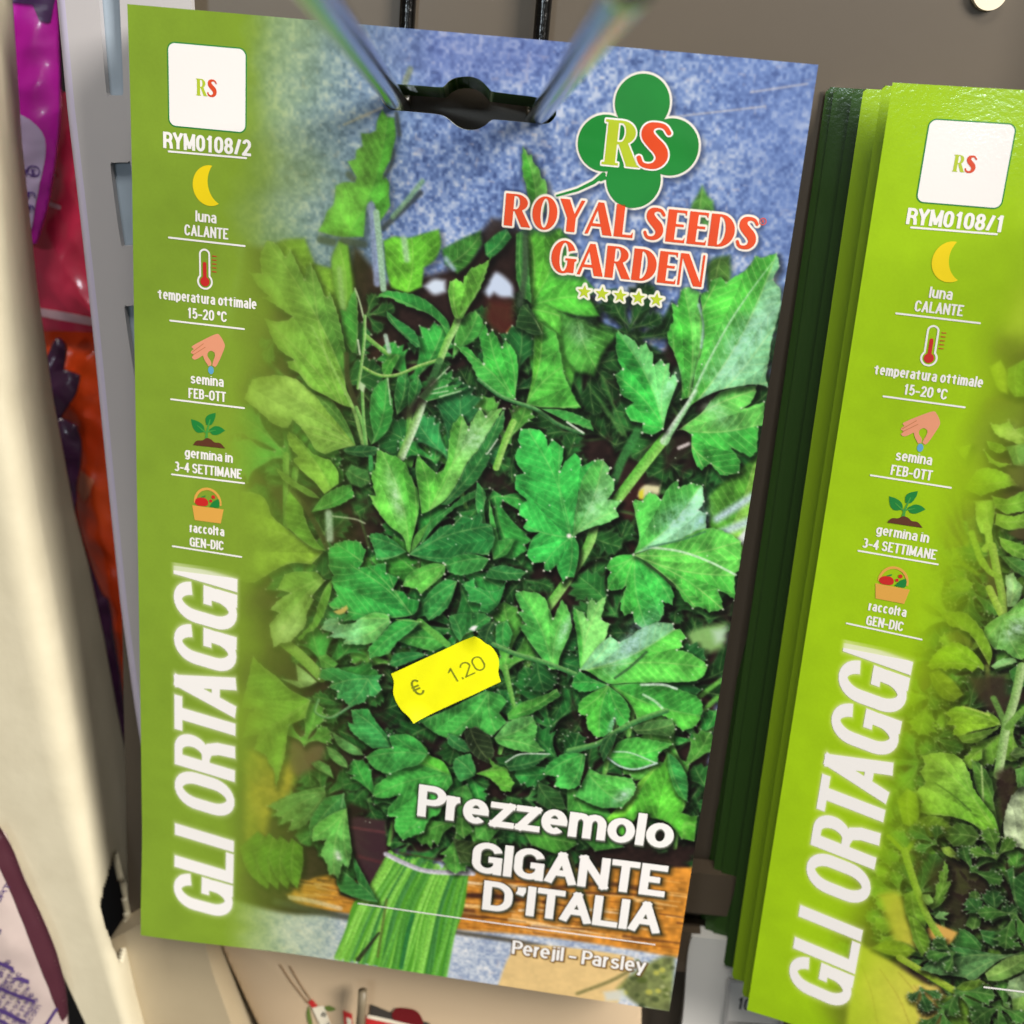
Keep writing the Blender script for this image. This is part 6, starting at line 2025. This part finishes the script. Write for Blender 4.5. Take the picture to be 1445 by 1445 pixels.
foil = dict(rough=.25, spec=.6, coat=.4)
mg = mat('magenta_film', lin(222, 40, 196), noise=.5, nscale=30, col2=lin(150, 24, 146), **foil)
bg_, dp = bag('magenta_bag', 'glossy magenta plastic bag with a lavender printed panel, top of the left gap', 52,
              (-30, -60, 78, -60, 82, 60, 84, 150, 78, 215, 66, 290, 50, 345, 10, 345, -30, 300), mg, 4, 1.2, 1, scale=18)
seal = mat('plum_film', lin(84, 50, 104), **foil)
lav = mat('lavender_film', lin(214, 196, 238), **foil)
plum = mat('plum_ink', lin(92, 60, 150), rough=.5)
decal('top_seal', bg_, dp, 52, [(poly(px2(52, -30, -60, 78, -60, 80, -5, 74, 34, 62, 30, 54, 8, 30, 6, -30, 0)), seal, 2.0)])
decal('pale_panel', bg_, dp, 52, [(poly(px2(52, 14, 152, 34, 158, 54, 170, 66, 186, 69, 205, 64, 240, 56, 280, 44, 330, 14, 330), 70), lav, 2.2)])
decal('printed_writing', bg_, dp, 52, [(disc(px2(52, 54, 241)[0], 1.15) - disc(px2(52, 54, 241)[0], .9), plum, 8), (lettering('E', px2(52, 54, 246)[0], .8, 1.1, .1, .1, align='c'), plum, 10),
                                       (lettering('IRR', px2(52, 47, 246)[0], 2.4, 1.2, .12, .12, align='r'), plum, 8), (lettering('l din', px2(52, 56, 278)[0], 4, 1.4, .1, .1, align='r'), plum, 8),
                                       (lettering('d am', px2(52, 54, 296)[0], 4, 1.4, .1, .1, align='r'), plum, 8)], .4)
rd = mat('red_film', lin(246, 70, 108), noise=.4, nscale=40, col2=lin(214, 34, 66), **foil)
pk = mat('pink_white_film', lin(240, 196, 206), **foil)
rg, dp = bag('red_bag', 'glossy crimson bag with a pale seal stripe, below the magenta one', 64,
             (20, 330, 44, 345, 60, 290, 74, 210, 86, 130, 150, 130, 160, 300, 170, 470, 40, 466), rd, 4, 1.3, 2, scale=18)
decal('seal_stripe', rg, dp, 64, [(poly(px2(64, 30, 428, 60, 431, 100, 438, 168, 452, 168, 464, 100, 452, 60, 443, 30, 440)), pk, 2.5)])
decal('printed_writing', rg, dp, 64, [(lettering('CATSTER', px2(64, 66, 290)[0], 7, 1.6, .1, .09, angle=-6), pk, 7)] if False else [(stroke(px2(64, 58, 282, 92, 291), .5), pk, 5), (stroke(px2(64, 60, 244, 82, 246), .4), pk, 5)], .35)
orr = mat('orange_film', lin(255, 92, 34), noise=.5, nscale=45, col2=lin(226, 44, 24), **foil)
og, dp = bag('orange_bag', 'bright orange red crinkled bag, low in the left gap beside the upright', 70,
             (40, 470, 70, 452, 110, 462, 170, 466, 190, 700, 212, 1000, 240, 1240, 200, 1240, 170, 1000, 120, 780, 60, 560), orr, 5, 1.1, 13, scale=22)
sal = mat('salmon_film', lin(255, 150, 110), **foil)
decal('pale_panel', og, dp, 70, [(poly(px2(70, 160, 888, 168, 900, 184, 1012, 176, 1020, 166, 980, 158, 940)), sal, 2.5)])  # salmon strip is a highlight painted onto the orange film
decal('salmon_patch', og, dp, 70, [(poly(px2(70, 112, 648, 145, 670, 138, 690, 128, 702, 116, 680)), sal, 2.5)])  # flat salmon patch, lighter than the film
pu = mat('purple_film', lin(76, 38, 72), noise=.6, nscale=60, col2=lin(38, 22, 40), **foil)
pg, dp = bag('purple_bag', 'dark purple crumpled bag against the cream upright, in front of the orange one', 58,
             (44, 540, 62, 520, 72, 490, 82, 476, 92, 492, 88, 522, 112, 530, 104, 560, 84, 590, 108, 600, 114, 640, 106, 720, 124, 790, 142, 838, 152, 850, 160, 900, 182, 1040, 204, 1150, 240, 1260, 190, 1260, 150, 1100, 100, 900, 60, 700), pu, 3, 1.8, 4, scale=14)

# crumpled bag with small print at the lower left
bw = mat('pale_film', lin(188, 172, 166), noise=.4, nscale=50, col2=lin(146, 128, 128), rough=.3, coat=.3, bump=.1, bscale=200)
bt, dp = bag('treat_bag', 'crumpled pale film bag with purple small print behind the cream upright', 2,
             (-70, 1150, -4, 1172, 14, 1200, 40, 1262, 66, 1318, 84, 1372, 92, 1420, 96, 1500, -70, 1500), bw, 5, .4, 5, res=1.8, scale=14)
violet = mat('violet_ink', lin(70, 50, 104), rough=.5)
lines = [('ORT', 10, 1262, 22, 1242), ('NTES', 3, 1326, 16, 1296), ('nd', 0, 1352, 5, 1342), ('bles ais', 1, 1366, 20, 1340), ('able origin fib', 1, 1385, 30, 1338),
         ('c antioxidants', 1, 1404, 36, 1352), ('ude fibres 5% c', 1, 1421, 44, 1356), ('um weight cat of', 4, 1435, 50, 1366), ('every from sunflow', 10, 1444, 56, 1377),
         ('batch see stamp', 24, 1443, 60, 1387), ('e vit d. algae', 34, 1444, 66, 1395), ('food.com', 44, 1444, 69, 1405), ('from origin', 18, 1468, 40, 1436)]
sh = []
for txt, x, y, x2, y2 in lines:
    p, q = px2(2, x, y, x2, y2)
    an = math.degrees(math.atan2(-(q[1] - p[1]), q[0] - p[0]))
    sh.append((lettering(txt, p, np.hypot(*(q - p)), 1.05, .085, .075, angle=an, track=.08), violet, 12))
decal('small_print', bt, dp, 2, sh, .3)
decal('dark_border', bt, dp, 2, [(poly(px2(2, -2, 1160, 18, 1196, 44, 1258, 70, 1314, 89, 1370, 97, 1424, 90, 1440, 80, 1404, 58, 1340, 30, 1272, 6, 1216, -8, 1190), 70) , mat('aubergine_ink', lin(70, 34, 44), rough=.3), 4),
                                  (stroke(px2(2, 66, 1446, 84, 1418), .3), violet, 6)])

# tan woven-print bag below the front packet
tn = mat('tan_woven_paper', lin(206, 182, 150), rough=.7, noise=.3, nscale=25, col2=lin(186, 160, 128))
nt = tn.node_tree
tc = nt.nodes.new('ShaderNodeTexCoord')
ws = []
for dname in ('X', 'Z'):
    w_ = nt.nodes.new('ShaderNodeTexWave')
    w_.bands_direction = dname
    w_.inputs['Scale'].default_value = 2600
    nt.links.new(tc.outputs['Object'], w_.inputs['Vector'])
    ws.append(w_)
ad = nt.nodes.new('ShaderNodeMath')
nt.links.new(ws[0].outputs['Fac'], ad.inputs[0])
nt.links.new(ws[1].outputs['Fac'], ad.inputs[1])
bp = nt.nodes.new('ShaderNodeBump')
bp.inputs['Strength'].default_value = .12
bp.inputs['Distance'].default_value = .0003
nt.links.new(ad.outputs[0], bp.inputs['Height'])
nt.links.new(bp.outputs[0], nt.nodes['Principled BSDF'].inputs['Normal'])
ZT = 16
tb, dp = bag('paper_bag', 'tan woven look paper bag with a leaf emblem and red label, below the front packet', ZT,
             (296, 1290, 420, 1300, 560, 1310, 700, 1330, 905, 1360, 905, 1560, 420, 1560, 362, 1440, 318, 1345), tn, 3, .06, 6, res=1.0, scale=60)
br = mat('brown_ink_line', lin(140, 106, 74), rough=.6)
decal('printed_twine', tb, dp, ZT, [(stroke(px2(ZT, 400, 1350, 416, 1372, 440, 1402), .14), br, 6), (stroke(px2(ZT, 414, 1352, 428, 1374, 446, 1400), .14), br, 6)])
ol = mat('olive_ink', lin(98, 120, 50), rough=.6)
pale = mat('pale_tag_ink', lin(232, 222, 200), rough=.6)
crim = mat('crimson_ink', lin(196, 44, 44), rough=.5)
dcrim = mat('dark_crimson_ink', lin(108, 16, 22), rough=.5)
ink_shadow = mat('black_ink_shadow', lin(60, 56, 50), rough=.6)
decal('leaf_emblem', tb, dp, ZT, [(poly(px2(ZT, 441, 1404, 438, 1418, 441, 1432, 448, 1438, 445, 1424), 70), ol, 5), (poly(px2(ZT, 460, 1408, 470, 1405, 480, 1410, 470, 1413), 70), ol, 5),
                                  (poly(px2(ZT, 450, 1440, 462, 1438, 468, 1448, 452, 1450), 70), ol, 5), (poly(px2(ZT, 440, 1400, 446, 1396, 454, 1405, 447, 1409), 70), crim, 5),
                                  (poly(px2(ZT, 446, 1408, 462, 1404, 474, 1434, 460, 1438), 70), pale, 5), (lettering('B', px2(ZT, 461, 1420)[0], 1.0, 1.3, .1, .1, align='c', angle=-20), ink_shadow, 9),
                                  (lettering('3', px2(ZT, 466, 1433)[0], 1.0, 1.2, .1, .1, align='c', angle=-20), ink_shadow, 9)], .2)
decal('red_label', tb, dp, ZT, [(poly(px2(ZT, 489, 1411, 502, 1416, 505, 1480, 497, 1480)), crim, 4), (poly(px2(ZT, 494, 1420, 501, 1423, 503, 1470, 498, 1470)), pale, 4),
                                (poly(px2(ZT, 528, 1402, 560, 1415, 610, 1428, 640, 1500, 520, 1500)), ink_shadow, 4),  # black shadow of the red label, painted on the bag
                                (poly(px2(ZT, 522, 1418, 600, 1436, 640, 1446, 640, 1500, 516, 1500)), crim, 4),
                                (poly(px2(ZT, 524, 1416, 602, 1433, 640, 1442, 640, 1447, 600, 1438, 523, 1421)), pale, 4),
                                (poly(px2(ZT, 558, 1415, 566, 1407, 590, 1410, 600, 1422, 602, 1434, 560, 1424), 70), dcrim, 4),
                                (lettering('A', px2(ZT, 532, 1452)[0], 2.2, 2.4, .12, .12, angle=-12), pale, 6), (disc(px2(ZT, 566, 1452)[0], 1.3), pale, 5)], .3)
wire = tube([at(512, 1398, 9), at(511, 1420, 9), at(505, 1480, 9)], .95, 'label_wire', None, mat('khaki_wire', lin(124, 112, 90), rough=.45))
tag(wire, 'short khaki wire standing before the red label of the tan bag', 'wire')

# white price holder at the bottom right
ZP = 19
ph = thing('price_holder', 'white plastic price holder between the front packet and the lime stack', 'price holder', Matrix.Translation(W(at(1020, 1500, ZP))))
bpy.context.view_layer.update()
wp = mat('white_plastic', lin(206, 204, 200), rough=.4)
plate(poly(px2(ZP, 976, 1322, 1100, 1334, 1100, 1560, 940, 1560, 962, 1450, 970, 1352), 60), 1.2, 0, 'holder_body', wp, ph, 4, flat_on(ZP))
win = poly(px2(ZP, 1030, 1382, 1100, 1388, 1100, 1446, 1026, 1440), 80)
plate(win.grow(.7) - win, 4, 0, 'window_frame', mat('clear_edge', lin(176, 174, 172), rough=.2), ph, .8, flat_on(ZP - .9))
plate(lettering('10', px2(ZP, 1040, 1423)[0], 2.6, 2.9, .07, .05), 12, 0, 'price_writing', mat('price_black', (.02, .02, .02), rough=.6), ph, .1, flat_on(ZP - .12))
